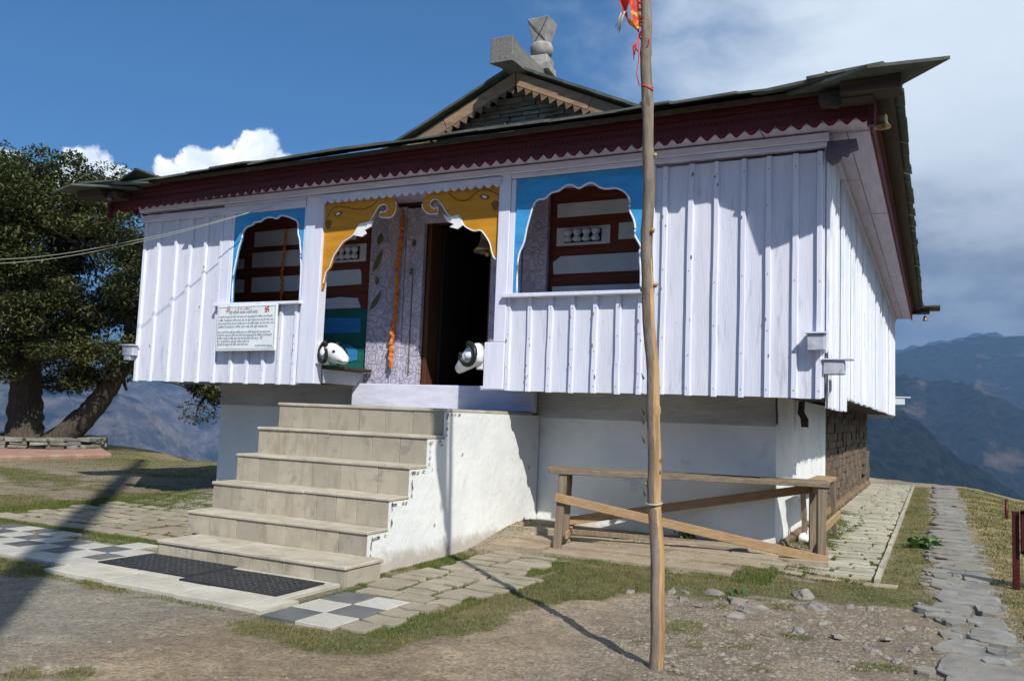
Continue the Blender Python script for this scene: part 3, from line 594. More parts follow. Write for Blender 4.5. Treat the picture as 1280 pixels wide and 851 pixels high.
def elephant(poly, tusk, eye, ear, brow, sg):
    a = MB(); sp = poly + [poly[0]]; a.prism(smooth_path(sp, 3)[:-1], XZ(7.69), 0, .035)
    o = part(a, 'elephant_bracket', M['orange'])
    t = MB(); t.prism(tusk, XZ(7.672), 0, .016); part(t, 'tusk', M['white'], parent=o)
    e = MB(); e.prism(eyeshape(eye[0], eye[1], 1, sg * .6), XZ(7.686), 0, .003); part(e, 'eye_outline', M['brownline'], parent=o)
    e = MB(); e.prism(eyeshape(eye[0], eye[1], .5, sg * .4), XZ(7.683), 0, .002); part(e, 'eye', M['edge'], parent=o)
    e = MB(); e.prism([(ear[0] + math.cos(b) * .045 * (1 + .25 * math.sin(3 * b)), ear[1] + math.sin(b) * .055) for b in [i * math.pi / 8 for i in range(16)]], XZ(7.686), 0, .003); part(e, 'ear', M['brownline'], parent=o)
    e = MB(); e.tube([(x, 7.688, z) for x, z in smooth_path(brow, 3)], .0055, 5); part(e, 'brow_line', M['brownline'], parent=o)
    g = MB(); n = len(poly); g.tube([(x, 7.688, z) for x, z in smooth_path(poly[4:n - 1], 3)] if sg > 0 else [(x, 7.688, z) for x, z in smooth_path(poly[6:], 3)], .008, 5); part(g, 'bracket_edging', M['edge'], parent=o)
elephant(ELE_L, TUSK_L, (-6.232, 3.552), (-6.365, 3.435), [(-6.40, 3.50), (-6.34, 3.60), (-6.25, 3.64), (-6.13, 3.62), (-5.9, 3.579), (-5.748, 3.613), (-5.69, 3.66)], 1)
elephant(ELE_R, TUSK_R, (-4.283, 3.592), (-4.150, 3.488), [(-4.73, 3.664), (-4.64, 3.60), (-4.548, 3.571), (-4.47, 3.585), (-4.414, 3.632), (-4.34, 3.665), (-4.283, 3.669), (-4.2, 3.645), (-4.11, 3.595)], -1)

def scallops(x0, x1, z, pitch, depth, kind='wave'):
    pts = []; x = x0; n = round((x1 - x0) / pitch); pitch = (x1 - x0) / n
    for i in range(n):
        for t in ((0, .15, .35, .5, .65, .85) if kind == 'wave' else (0, .5)):
            d = math.sin(math.pi * t) ** .95 if kind == 'wave' else (1 if t == .5 else 0)
            pts.append((x0 + (i + t) * pitch, z - depth * d * random.uniform(.9, 1.08)))
    pts.append((x1, z)); return pts
def hang(mb, x0, x1, ztop, z, pitch, depth, y, th, sagf=None):
    pts = scallops(x0, x1, z, pitch, depth)
    poly = [(x0, ztop)] + pts + [(x1, ztop)]
    poly = [(u, v + (sagf(u) if sagf else 0)) for u, v in poly]
    # split in strips so the concave outline stays clean
    st = 6; k = 0; P = [(u, v + (sagf(u) if sagf else 0)) for u, v in pts]
    while k < len(P) - 1:
        q = P[k:k + st + 1]; zt0 = ztop + (sagf(q[0][0]) if sagf else 0); zt1 = ztop + (sagf(q[-1][0]) if sagf else 0)
        mb.prism([(q[0][0], zt0)] + q + [(q[-1][0], zt1)], XZ(y), 0, th); k += st
v = MB(); hang(v, -6.46, -4.06, 3.775, 3.715, .105, .045, 7.63, .02); part(v, 'white_valance', M['trim'])

# red eaves board: sag lowers the left end a little, as the old roof does
def sag(x): return -.075 * sst(-5.5, -10.2, np.float64(x)) + .015 * sst(-3, -.5, np.float64(x))
FX0, FX1 = -9.80, -.455
YE = 7.40
f1, f2, f3 = MB(), MB(), MB()
def sagbox(mb, x0, x1, y0, y1, z0, z1, n=14, jz=.0):
    for i in range(n):
        a = x0 + (x1 - x0) * i / n; b = x0 + (x1 - x0) * (i + 1) / n
        mb.tint = .5
        mb.add([(x, y, z + sag(x)) for z in (z0, z1) for y in (y0, y1) for x in (a, b)], [(0, 2, 3, 1), (4, 5, 7, 6), (0, 1, 5, 4), (2, 6, 7, 3)] + ([(0, 4, 6, 2)] if i == 0 else []) + ([(1, 3, 7, 5)] if i == n - 1 else []))
        mb.tint = None
sagbox(f1, FX0, FX1, 7.375, 7.41, 4.035, 4.13); sagbox(f1, FX0, FX1, 7.355, 7.373, 4.045, 4.075); sagbox(f1, FX0, FX1, 7.36, 7.374, 4.10, 4.128)
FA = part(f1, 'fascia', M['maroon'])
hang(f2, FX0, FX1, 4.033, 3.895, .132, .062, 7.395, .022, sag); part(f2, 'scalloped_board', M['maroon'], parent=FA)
sagbox(f3, FX0, FX1, 7.38, 7.394, 3.985, 4.03)
x = FX0
while x < FX1 - .05:
    s_ = sag(x); f3.prism([(x + .005, 3.987 + s_), (x + .025, 3.957 + s_), (x + .045, 3.987 + s_)], XZ(7.381), 0, .012); x += .05
part(f3, 'dentil_strip', M['maroon'], parent=FA)
tips = MB()  # thin redder slips that paint sunlight onto the scallop points
n_ = round((FX1 - FX0) / .132); pt_ = (FX1 - FX0) / n_
for i in range(n_):
    c = FX0 + (i + .5) * pt_; s_ = sag(c)
    tips.prism([(c - .05, 3.875 + s_), (c - .026, 3.852 + s_), (c, 3.838 + s_), (c + .026, 3.852 + s_), (c + .05, 3.875 + s_), (c, 3.868 + s_)], XZ(7.392), 0, .002)
part(tips, 'sunlit_scallop_tips', M['red'], parent=FA)
# side eaves board, right and left
for xs_, out in ((FX1, 1), (FX0, -1)):
    f = MB()
    f.box(xs_ - .035, xs_, 7.412, 21.7, 4.035, 4.128); f.box(xs_ - .001 if out > 0 else xs_ - .054, xs_ + .018 if out > 0 else xs_ - .036, 7.42, 21.7, 4.05, 4.08)
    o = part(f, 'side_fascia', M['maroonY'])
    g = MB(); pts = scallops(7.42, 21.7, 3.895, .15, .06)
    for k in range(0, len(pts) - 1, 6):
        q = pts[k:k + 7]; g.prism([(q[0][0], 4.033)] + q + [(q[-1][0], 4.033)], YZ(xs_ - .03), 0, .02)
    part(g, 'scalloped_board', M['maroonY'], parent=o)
for a in ((FX1 - .04, FX1 + .02, 7.35, 7.41, 3.80, 4.13), (FX0 - .02, FX0 + .04, 7.35, 7.41, 3.68, 4.06)):
    e = MB(); e.box(*a); part(e, 'fascia_end_post', M['maroon'], .004)

# soffit boards under the eaves
s = MB()
x = XL - .2
while x < XR:
    s.box(x, min(x + 1.18, XR + .1), 7.43, 8.64, 3.885, 3.91); x += 1.19
s.box(XR + .102, FX1 - .042, 7.43, 7.718, 3.885, 3.905)
part(s, 'front_soffit', M['soffit'])
s = MB(); y = 7.72
while y < 21.4:
    for (xa, xb) in ((XR - .05, XR + .165), (XR + .172, FX1 - .04)):
        s.box(xa, xb, y, min(y + 1.55, 21.6) - .012, 3.872 + random.uniform(-.004, .004), 3.90)
    y += 1.55
part(s, 'side_soffit', M['soffit'])
s = MB(); s.box(XR - .001, XR + .05, 7.72, 21.5, 3.80, 3.868); part(s, 'side_cornice', M['trim'])

# roof
ZE, SF, SS = 4.125, .35, .395
RX0, RX1, RXC = -10.06, -.30, -5.18
yg = 10.1; zg = ZE + SF * (yg - 7.24)
zr = 6.07
GS, XK = .455, 2.4                         # the upper roof is steeper than its skirts
zk = zr - GS * XK
dxg = (RX1 - RXC) - (zr - zg) / GS
yk = 7.24 + (zk - ZE) / SF
r = MB()
def slab(mb, top, th=.05):
    n = len(top); mb.add([*top, *[(x, y, z - th) for x, y, z in top]], [tuple(range(n)), tuple(range(n, 2 * n))[::-1]] + [(i, n + i, n + (i + 1) % n, (i + 1) % n) for i in range(n)])
zl = -.06
slab(r, [(RX0, 7.24, ZE + zl), (RX1, 7.24, ZE), (RXC + XK, yk, zk), (RX1 - dxg, yg, zg), (RX0 + dxg, yg, zg), (RXC - XK, yk, zk)])
for sg_, xe_ in ((1, RX1 + .003), (-1, RX0 - .003)):
    q = [(xe_, 7.24, 4.12), (xe_, 21.9, 4.12), (RXC + sg_ * XK, 21.9, zk), (RXC + sg_ * XK, yk + .003, zk)]; slab(r, q if sg_ > 0 else q[::-1])
    q = [(RXC + sg_ * XK, yk + .004, zk + .001), (RXC + sg_ * XK, 21.9, zk + .001), (RXC + sg_ * .004, 21.9, zr), (RXC + sg_ * .004, yg, zr), (RXC + sg_ * (RX1 - RXC - dxg), yg + .003, zg)]; slab(r, q if sg_ > 0 else q[::-1])
r.m = [1 if i % 6 == 0 else 0 for i in range(len(r.m))] if False else r.m
ROOF = part(r, 'roof', [M['eave'], M['slate']])
for pg in ROOF.data.polygons:
    if pg.normal.z > .5 or pg.normal.z < -.99: pg.material_index = 0 if pg.normal.z < 0 else 1
# slates: courses over the front slope and along both eaves
sl = MB()
for c in range(2):
    y0 = 7.15 + c * .42
    zc = ZE + SF * (y0 - 7.24) + .014
    x = RX0 - .05
    while x < RX1:
        wd = random.uniform(.38, .8); tz = random.uniform(0, .012)
        t_ = random.uniform(.016, .030)
        L = .62; dy = random.uniform(-.045, .02); za, zb = zc + sag(x) + tz, zc + sag(x + wd) + tz
        x2 = min(x + wd, RX1 + .06)
        ja, jb = (random.uniform(-.025, .025) for _ in range(2))
        sl.add([(x + .004, y0 + dy + ja, za), (x2 - .004, y0 + dy + jb, zb), (x2 - .004, y0 + L, zb + SF * L), (x + .004, y0 + L, za + SF * L),
                (x + .004, y0 + dy + ja, za + t_), (x2 - .004, y0 + dy + jb, zb + t_), (x2 - .004, y0 + L, zb + SF * L + t_), (x + .004, y0 + L, za + SF * L + t_)],
               [(0, 3, 2, 1), (4, 5, 6, 7), (0, 1, 5, 4), (1, 2, 6, 5), (2, 3, 7, 6), (3, 0, 4, 7)])
        x += wd
part(sl, 'slates', M['slate'], parent=ROOF)
for sd in (1, -1):
    sl = MB(); y = 7.5
    xe = RX1 + .075 if sd > 0 else RX0 - .075
    while y < 21.9:
        wd = random.uniform(.26, .42); tz = random.uniform(0, .005); dx_ = random.uniform(-.010, .010); y2 = min(y + wd, 21.95)
        za = 4.10 + tz; L = .62; t_ = random.uniform(.02, .034); xa = xe + sd * dx_; xb = xe - sd * L
        sl.add([(xa, y + .008, za), (xa + sd * random.uniform(-.006, .006), y2 - .008, za), (xb, y2 - .008, za + SS * L), (xb, y + .008, za + SS * L),
                (xa, y + .008, za + t_), (xa, y2 - .008, za + t_), (xb, y2 - .008, za + SS * L + t_), (xb, y + .008, za + SS * L + t_)],
               [(0, 3, 2, 1), (4, 5, 6, 7), (0, 1, 5, 4), (1, 2, 6, 5), (2, 3, 7, 6), (3, 0, 4, 7)])
        y += wd
    part(sl, 'side_slates', M['slate'], parent=ROOF)
# upturned corners: outrigger beam, bracket and big slates
def corner(xf, sd, name):
    c = MB()
    c.box(min(xf - sd * .22, xf + sd * .23), max(xf - sd * .22, xf + sd * .23), 7.04, 7.28, 3.965 + (sag(xf)), 4.075 + sag(xf), .006)
    o = part(c, name, M['darkwood'], .006)
    k = MB(); k.box(min(xf - sd * .40, xf + sd * .02), max(xf - sd * .40, xf + sd * .02), 7.14, 7.34, 3.96 + sag(xf), 4.03 + sag(xf), .006)
    k.lathe([(0, 0), (.035, .0), (.05, .03), (.035, .06), (.045, .10), (0, .10)], (xf - sd * .27, 7.16, 3.90 + sag(xf)), 10)
    part(k, 'bracket', M['darkwood'], parent=o)
    g = MB()
    def plate(pts, z, t):
        if sd < 0: pts = [(x, min(y, 7.42), dz * .2) for x, y, dz in pts]
        n = len(pts); g.add([(x, y, z + dz + sag(xf)) for x, y, dz in pts] + [(x, y, z + dz + t + sag(xf)) for x, y, dz in pts],
                            [tuple(range(n)) if sd < 0 else tuple(range(n))[::-1], tuple(range(n, 2 * n))[::-1] if sd < 0 else tuple(range(n, 2 * n))] + [(i, (i + 1) % n, n + (i + 1) % n, n + i) for i in range(n)])
    X = lambda d: xf + sd * d
    plate([(X(-.66), 7.22, .03), (X(.0), 6.80, .0), (X(.57), 6.97, .05), (X(.24), 7.36, .05), (X(.05), 7.9, .10), (X(-.62), 7.8, .19)], 4.052, .026)
    plate([(X(-.95), 7.16, .02), (X(-.35), 7.03, .02), (X(.28), 6.95, .02), (X(.18), 7.4, .06), (X(-.2), 7.9, .18), (X(-.95), 7.8, .20)], 4.085, .026)
    plate([(X(-.48), 7.02, .0), (X(.10), 6.95, .01), (X(.26), 7.4, .06), (X(-.42), 7.6, .12)], 4.118, .024)
    part(g, 'corner_slates', M['slate'], parent=o)
corner(FX1, 1, 'outrigger_beam'); corner(FX0, -1, 'outrigger_beam')
# far end of the right eave, same outrigger
c = MB(); c.box(-.75, -.1, 21.6, 21.8, 4.0, 4.1); o = part(c, 'outrigger_beam', M['darkwood'])
g = MB(); g.box(-.7, .12, 21.5, 22.3, 4.13, 4.165, .02); part(g, 'corner_slates', M['slate'], parent=o)

# gable above the hip
gw = MB()
rowz = zg - .25; k = 0
while rowz < zr - .12:
    h_ = random.uniform(.06, .11); half = (zr - .08 - rowz - h_ * .5) / GS
    x = RXC - half + random.uniform(0, .1)
    while x < RXC + half:
        wd = random.uniform(.16, .46); x2 = min(x + wd, RXC + half)
        gw.box(x + .006, x2 - .006, 10.35 + random.uniform(-.03, .02), 10.55, rowz + .006, rowz + h_ - .005, .004); x += wd
    rowz += h_
part(gw, 'gable_wall', M['stonewall'], .008)
bk = MB(); bk.prism([(RXC - 2.1, zg - .1), (RXC + 2.1, zg - .1), (RXC, zr - .08)], XZ(10.5), 0, .15); part(bk, 'gable_backing', M['mud'])
for sd in (-1, 1):
    b = MB()
    P0 = (RXC + sd * .012, zr - .045); L = 2.3
    u = Vector((sd, -GS)).normalized(); nn = Vector((-sd * GS, -1)).normalized()   # downwards, square to the rake
    nn = Vector((u.y * sd, -u.x * sd)); nn = nn if nn.y < 0 else -nn
    def pt(t, d): q = Vector(P0) + u * t + nn * d; return (q.x, q.y)
    for a, bb in ((0, 1.25), (1.26, L)):
        b.prism([pt(a + (.0 if a else 0), 0), pt(bb, 0), pt(bb, .17), pt(a + (.0 if a else sd * 0 + .07), .17)], XZ(10.04 + (.004 if a else 0)), 0, .035)
    o = part(b, 'bargeboard', M['barge'])
    tz = MB(); t = .08
    while t < L - .1:
        tz.prism([pt(t, .172), pt(t + .135, .172), pt(t + .0675, .262)], XZ(10.045), 0, .022); t += .135
    part(tz, 'saw_teeth', M['barge_dark'], parent=o)
rs = MB()
for sd in (-1, 1):
    t = 0
    while t < 2.05:
        L = random.uniform(.3, .45); xa, xb = RXC + sd * t, RXC + sd * (t + L + .05); za = zr - GS * t; zb = zr - GS * (t + L + .05); d = random.uniform(.0, .02)
        rs.add([(xa, 9.96 - d, za + .005), (xb, 9.96 - d, zb + .012), (xb, 10.6, zb + .012), (xa, 10.6, za + .005), (xa, 9.96 - d, za + .045), (xb, 9.96 - d, zb + .05), (xb, 10.6, zb + .05), (xa, 10.6, za + .045)],
               [(0, 1, 2, 3), (4, 7, 6, 5), (0, 4, 5, 1), (1, 5, 6, 2), (2, 6, 7, 3), (3, 7, 4, 0)]); t += L
part(rs, 'rake_slates', M['slate'], parent=ROOF)

# ridge beam with flared end, and the stone finial on it
rb = MB()
secs = [(9.55, .172, .178, 6.145), (9.60, .165, .17, 6.145), (9.8, .14, .145, 6.15), (10.3, .13, .135, 6.15), (12.4, .13, .135, 6.14)]
vs, fs = [], []
for (yy, hx, hz_, zc) in secs:
    k = 1 if yy > 9.3 else .82
    cs = [(-hx, -hz_), (0, -hz_ * k), (hx, -hz_), (hx * k, 0), (hx, hz_), (0, hz_ * k), (-hx, hz_), (-hx * k, 0)]
    vs += [(-5.16 + a, yy, zc + b_) for a, b_ in cs]
for i in range(len(secs) - 1):
    for k in range(8): fs.append((i * 8 + k, (i + 1) * 8 + k, (i + 1) * 8 + (k + 1) % 8, i * 8 + (k + 1) % 8))
fs += [tuple(range(8)), tuple(range((len(secs) - 1) * 8, len(secs) * 8))[::-1]]
rb.add(vs, fs); part(rb, 'ridge_beam', M['greywood'], .01)
fn = MB()
fx, fy = -5.15, 10.78
fn.obox((fx, fy, 6.33), (.36, .36, .12), (0, 0, .1), .008); fn.obox((fx, fy, 6.45), (.29, .29, .13), (0, 0, .06), .008)
fo = part(fn, 'finial', M['finial'], .014)
bw = MB(); bw.lathe([(0, 0), (.10, .0), (.150, .035), (.168, .10), (.168, .165), (.150, .205), (.10, .215), (0, .215)], (fx, fy, 6.518), 14); part(bw, 'bowl', M['finial'], parent=fo)
tp = MB(); h1, h2 = .095, .172
vs = [(fx + a * h1, fy + b_ * h1, 6.735) for a, b_ in ((-1, -1), (1, -1), (1, 1), (-1, 1))] + [(fx + a * h2, fy + b_ * h2, 7.07) for a, b_ in ((-1, -1), (1, -1), (1, 1), (-1, 1))] + [(fx, fy, 7.10)]
tp.add(vs, [(3, 2, 1, 0), (0, 1, 5, 4), (1, 2, 6, 5), (2, 3, 7, 6), (3, 0, 4, 7), (4, 5, 8), (5, 6, 8), (6, 7, 8), (7, 4, 8)]); part(tp, 'capstone', M['finial'], .008, parent=fo)
wr = MB()
for a, b_ in ((-.02, 0), (.06, .05), (-.09, .02)): wr.tube([(fx + a, fy + b_, 7.06), (fx + a * 1.3, fy + b_, 7.17)], .005, 5)
wr.tube([(fx - h2, fy - h2 - .004, 7.06), (fx - .02, fy - .145, 6.9), (fx + h1, fy - h1 - .005, 6.74)], .0045, 5); wr.tube([(fx + h2 - .01, fy - h2 - .003, 7.06), (fx + .02, fy - .13, 6.85), (fx - h1 + .03, fy - h1 - .005, 6.745)], .0045, 5)
part(wr, 'finial_wire', M['darkwood'], parent=fo)

# gallery floor, ledge, underside
fl = MB(); fl.box(XL + .04, -6.44, 7.73, 8.64, 1.585, 1.73); fl.box(-4.17, XR - .04, 7.73, 8.64, 1.585, 1.73); fl.box(XR - .52, XR - .035, 8.66, 21.4, 1.62, 1.73); fl.box(XL + .04, XL + .6, 8.66, 21.4, 1.59, 1.73)
part(fl, 'gallery_floor', M['darkwood'])
fl = MB(); fl.box(-6.438, -6.415, 7.80, 8.60, 1.575, 1.742); part(fl, 'ledge_beam', M['panel'], .004)
fl = MB(); fl.box(-6.62, -6.27, 7.80, 8.56, 1.745, 1.785, .006); part(fl, 'ledge', M['darkwood'], .004)
# inner wall with timber bands and plaster panels
iw = MB(); iw.box(-9.44, -5.62, YI, 8.83, 1.66, 3.95); iw.box(-4.67, XR - .06, YI, 8.83, 1.66, 3.95); iw.box(-5.62, -4.67, YI + .003, 8.83, 3.615, 3.95); iw.box(-5.62, -4.67, YI + .003, 8.83, 1.3, 1.6)
IW = part(iw, 'inner_wall', M['timber'])
def panel(pts, m, y=YI - .006, name='plaster_panel'):
    q = [(u + random.uniform(-.006, .006), v + random.uniform(-.008, .008)) for u, v in pts]
    a = MB(); a.prism(q, XZ(y), 0, .008); return part(a, name, m, parent=IW)
R4 = lambda x0, x1, z0, z1: [(x0, z0), (x0, z1), ((x0 + x1) / 2, z1 + .006), (x1, z1), (x1, z0), ((x0 + x1) / 2 + .1, z0 - .004)]
panel(R4(-3.855, -1.3, 3.56, 3.71), M['panel']); panel(R4(-3.105, -1.3, 3.26, 3.45), M['panel'])
panel([(-3.88, 2.905), (-3.885, 3.03), (-3.80, 3.105), (-1.3, 3.105), (-1.3, 2.91)], M['panel']); panel(R4(-3.89, -1.3, 2.3, 2.755), M['panel'])
panel(R4(-8.45, -6.7, 3.47, 3.68), M['panel']); panel(R4(-8.46, -7.13, 3.18, 3.38), M['panel']); panel(R4(-8.445, -7.3, 2.835, 3.04), M['panel'])
panel(R4(-9.2, -8.61, 3.17, 3.31), M['panel']); panel(R4(-9.2, -8.59, 2.84, 3.02), M['panel'])
panel([(-7.2, 2.875), (-7.2, 3.07), (-6.61, 3.078), (-6.577, 3.04), (-6.577, 2.887)], M['panel']); panel([(-7.2, 2.57), (-7.2, 2.70), (-6.9, 2.72), (-6.62, 2.708), (-6.556, 2.583)], M['panel'])
panel(R4(-7.3, -6.43, 1.6, 2.565), M['green'], YI - .004, 'green_panel')
panel(R4(-7.2, -6.545, 2.255, 2.45), M['panelblue'], YI - .012, 'blue_panel'); panel([(-7.2, 1.88), (-7.2, 2.09), (-6.7, 2.11), (-6.58, 2.03), (-6.572, 1.90), (-6.8, 1.86)], M['panelblue'], YI - .012, 'blue_panel')
def lattice(x0, x1, z0, z1, n):
    a = MB(); a.box(x0, x1, YI - .010, YI + .0, z0, z1); o = part(a, 'lattice_window', M['panel'], parent=IW)
    b = MB(); b.box(x0 + .10, x1 - .10, YI - .013, YI - .0105, z0 + .03, z1 - .035); part(b, 'lattice_shade', M['void'], parent=IW)  # near-black sheet laid on the panel, painting the shade behind the balusters
    s = MB(); wd = (x1 - x0 - .2) / n
    for i in range(n):
        c = x0 + .1 + wd * (i + .5); r_ = wd * .47; h = z1 - z0 - .065
        s.lathe([(r_ * .5, 0), (r_ * .95, h * .12), (r_, h * .22), (r_ * .7, h * .4), (r_ * .5, h * .5), (r_ * .8, h * .62), (r_, h * .78), (r_ * .9, h * .92), (r_ * .5, h)], (c, YI - .05, z0 + .032), 12)
    part(s, 'balusters', M['panel'], parent=IW)
lattice(-3.85, -3.205, 3.222, 3.43, 4); lattice(-7.13, -6.52, 3.18, 3.41, 4)
# carved door surround
df = MB(); df.box(-6.41, -6.02, 8.585, YI - .001, 1.60, 3.86); df.box(-6.018, -5.87, 8.56, YI - .001, 1.60, 3.82); df.box(-5.868, -5.605, 8.58, YI - .001, 1.60, 3.80)
df.box(-4.66, -4.40, 8.58, YI - .001, 1.60, 3.80); df.box(-4.398, -4.25, 8.56, YI - .001, 1.60, 3.82); df.box(-4.248, -3.94, 8.585, YI - .001, 1.60, 3.86)
df.box(-5.603, -4.662, 8.57, YI - .001, 3.60, 3.86)
DF = part(df, 'door_frame', M['carved'], .006)
mo = MB()
for (ax, az), (bx, bz), wd in (((-6.22, 3.31), (-6.36, 3.01), .05), ((-6.21, 2.77), (-6.37, 2.53), .05), ((-6.25, 3.52), (-6.30, 3.36), .06)):
    d = Vector((bx - ax, bz - az)); nn = Vector((-d.y, d.x)).normalized()
    mo.prism([(ax, az), *( (ax + d.x * t + nn.x * wd * math.sin(math.pi * t) * s_, az + d.y * t + nn.y * wd * math.sin(math.pi * t) * s_) for s_, ts in ((1, (.2, .45, .7, .88)),) for t in ts), (bx, bz),
              *( (ax + d.x * t - nn.x * wd * .6 * math.sin(math.pi * t), az + d.y * t - nn.y * wd * .6 * math.sin(math.pi * t)) for t in (.85, .6, .3))], XZ(8.577), 0, .007)
for c, z_ in ((-6.27, 2.9), (-5.74, 3.35), (-5.93, 3.55), (-5.76, 3.0)):
    mo.prism([(c + math.cos(a) * .035 * (1 if k % 2 else .45), z_ + math.sin(a) * .05 * (1 if k % 2 else .45)) for k, a in enumerate([i * math.pi / 6 for i in range(12)])], XZ(8.553), 0, .02)
mo.box(-5.75, -5.735, 8.573, 8.579, 1.72, 2.95)
part(mo, 'painted_motifs', mat('motif_paint', (.10, .11, .055), (.16, .13, .06), 14, rough=.6), parent=DF)
dw = MB(); dw.box(-5.60, -5.545, 8.66, 8.9, 1.605, 3.61); dw.box(-4.72, -4.665, 8.66, 8.9, 1.605, 3.61); part(dw, 'door_jamb', M['doorwood'], .004)
dl = MB(); dl.obox((-5.52, 9.25, 2.6), (.05, .78, 1.98), (0, 0, .06)); dl.box(-5.49, -5.47, 8.95, 9.55, 2.5, 2.54); part(dl, 'door', M['void'], .004)  # door leaf takes the near-black interior colour, shade painted in
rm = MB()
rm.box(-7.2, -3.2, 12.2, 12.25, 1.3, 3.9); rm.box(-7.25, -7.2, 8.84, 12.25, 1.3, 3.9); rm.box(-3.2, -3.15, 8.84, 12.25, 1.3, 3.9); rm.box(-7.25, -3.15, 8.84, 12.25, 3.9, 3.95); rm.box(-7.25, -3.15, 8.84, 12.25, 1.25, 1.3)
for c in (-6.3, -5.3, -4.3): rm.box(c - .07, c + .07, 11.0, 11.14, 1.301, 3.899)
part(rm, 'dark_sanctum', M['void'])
th = MB(); th.box(-6.49, -3.985, 8.47, 8.558, 1.325, 1.605, .004); part(th, 'threshold', M['trim'], .008)
# the head of the inner wall closes the roof space
hd = MB(); hd.box(XL + .05, XR - .05, 8.70, 8.80, 3.951, 4.2); part(hd, 'wall_head', M['void'])

# plinth: white plaster in front and round the corner, brown stone behind
pl = MB()
def wallgrid(mb, fn, us, vs_, amp=.008):
    n, k = len(us), len(vs_); b = len(mb.v)
    pts = [fn(u, v_, random.uniform(-amp, amp) if 0 < i < n - 1 and 0 < j < k - 1 else 0) for i, u in enumerate(us) for j, v_ in enumerate(vs_)]
    o = mb.smooth; mb.smooth = True
    mb.add(pts, [(i * k + j, (i + 1) * k + j, (i + 1) * k + j + 1, i * k + j + 1) for i in range(n - 1) for j in range(k - 1)]); mb.smooth = o
ls = lambda a, b, n: [a + (b - a) * i / (n - 1) for i in range(n)]
wallgrid(pl, lambda u, v_, q: (u, 8.65 + q, v_), ls(-8.86, -1.405, 46), ls(-.2, 1.29, 10))
wallgrid(pl, lambda u, v_, q: (-1.405 + q, u, v_), ls(8.65, 12.85, 26), ls(-.2, 1.585, 12))
wallgrid(pl, lambda u, v_, q: (-8.86 + q, u, v_), ls(21.0, 8.65, 60), ls(-.4, 1.585, 10))
part(pl, 'plinth_wall', M['plaster'])
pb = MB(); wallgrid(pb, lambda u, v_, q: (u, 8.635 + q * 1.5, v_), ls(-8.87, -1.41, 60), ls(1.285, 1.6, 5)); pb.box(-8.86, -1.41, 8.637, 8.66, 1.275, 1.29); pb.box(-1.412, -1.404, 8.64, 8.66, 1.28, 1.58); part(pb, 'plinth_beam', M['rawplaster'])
sw = MB(); z_ = -.2
while z_ < 1.6:
    h_ = random.uniform(.08, .14); y = 12.86 + random.uniform(-.05, 0)
    while y < 21.2:
        wd = random.uniform(.14, .5)
        xo = -1.42 + random.uniform(-.016, .018) + (.06 if z_ < .75 and y > 19.6 else 0)
        sw.box(-1.7, xo, y + .003, min(y + wd, 21.2) - .003, z_ + .003, z_ + h_ - .003, .005); y += wd
    z_ += h_
part(sw, 'stone_wall', M['brick'], .012)
sb = MB(); sb.box(-1.68, -1.452, 12.85, 21.15, -.3, 1.62); part(sb, 'wall_core', M['mud'])
sb = MB(); sb.box(-8.84, -1.43, 21.0, 21.1, -.5, 1.6); part(sb, 'rear_plinth', M['plaster'])
# foot of the plinth: mud fillet
mf = MB()
for i in range(40):
    y = 8.72 + i * .31; mf.blob((-1.385, y, .07), (.075, .22, .075), i, .3, 8, 5)
part(mf, 'mud_fillet', M['mud'])
# dark struts under the overhang
for (x, y, z) in ((-1.40, 8.56, 1.42), (-1.37, 9.9, 1.40)):
    a = MB(); a.prism([(0, .17), (.06, .17), (.055, .05), (.10, -.03), (.10, -.12), (.03, -.12), (.02, -.02), (-.01, .03)], lambda u, v, q: (x + .0 + (u if y > 9 else u * .3), y - (u if y < 9 else 0) + q, z + v), 0, .07); part(a, 'strut', M['darkwood'])
# beam ends poking through the cladding
for bx, cap in (((-.985, -.84, 7.57, 7.69, 1.945, 2.09), (-1.0, -.825, 7.545, 7.69, 2.092, 2.104)), ((-.862, -.69, 7.68, 7.80, 1.745, 1.87), (-.868, -.62, 7.66, 7.81, 1.872, 1.882)), ((-9.60, -9.40, 7.57, 7.66, 1.87, 2.0), (-9.64, -9.38, 7.55, 7.66, 2.002, 2.018))):
    a = MB(); a.box(*bx, .004); o = part(a, 'beam_end', M['beamend'], .006); a = MB(); a.box(*cap, .002); part(a, 'beam_cap', M['trim'], parent=o)
a = MB(); a.box(-9.57, -9.45, 7.58, 7.67, 1.81, 1.869); part(a, 'beam_bracket', M['beamend'], .006)
a = MB(); a.box(-.86, -.62, 21.3, 21.45, 1.86, 2.02); part(a, 'beam_end', M['panel'], .006); a = MB(); a.box(-.86, -.5, 21.28, 21.46, 2.022, 2.045); part(a, 'beam_cap', M['trim'])
# notched bracket under the right corner of the eaves
a = MB(); a.prism([(-.845, 3.80), (-.60, 3.80), (-.585, 3.72), (-.66, 3.70), (-.675, 3.66), (-.72, 3.68), (-.74, 3.63), (-.80, 3.60), (-.845, 3.64)], XZ(7.66), 0, .10); part(a, 'corner_bracket', M['bracket'], .005)

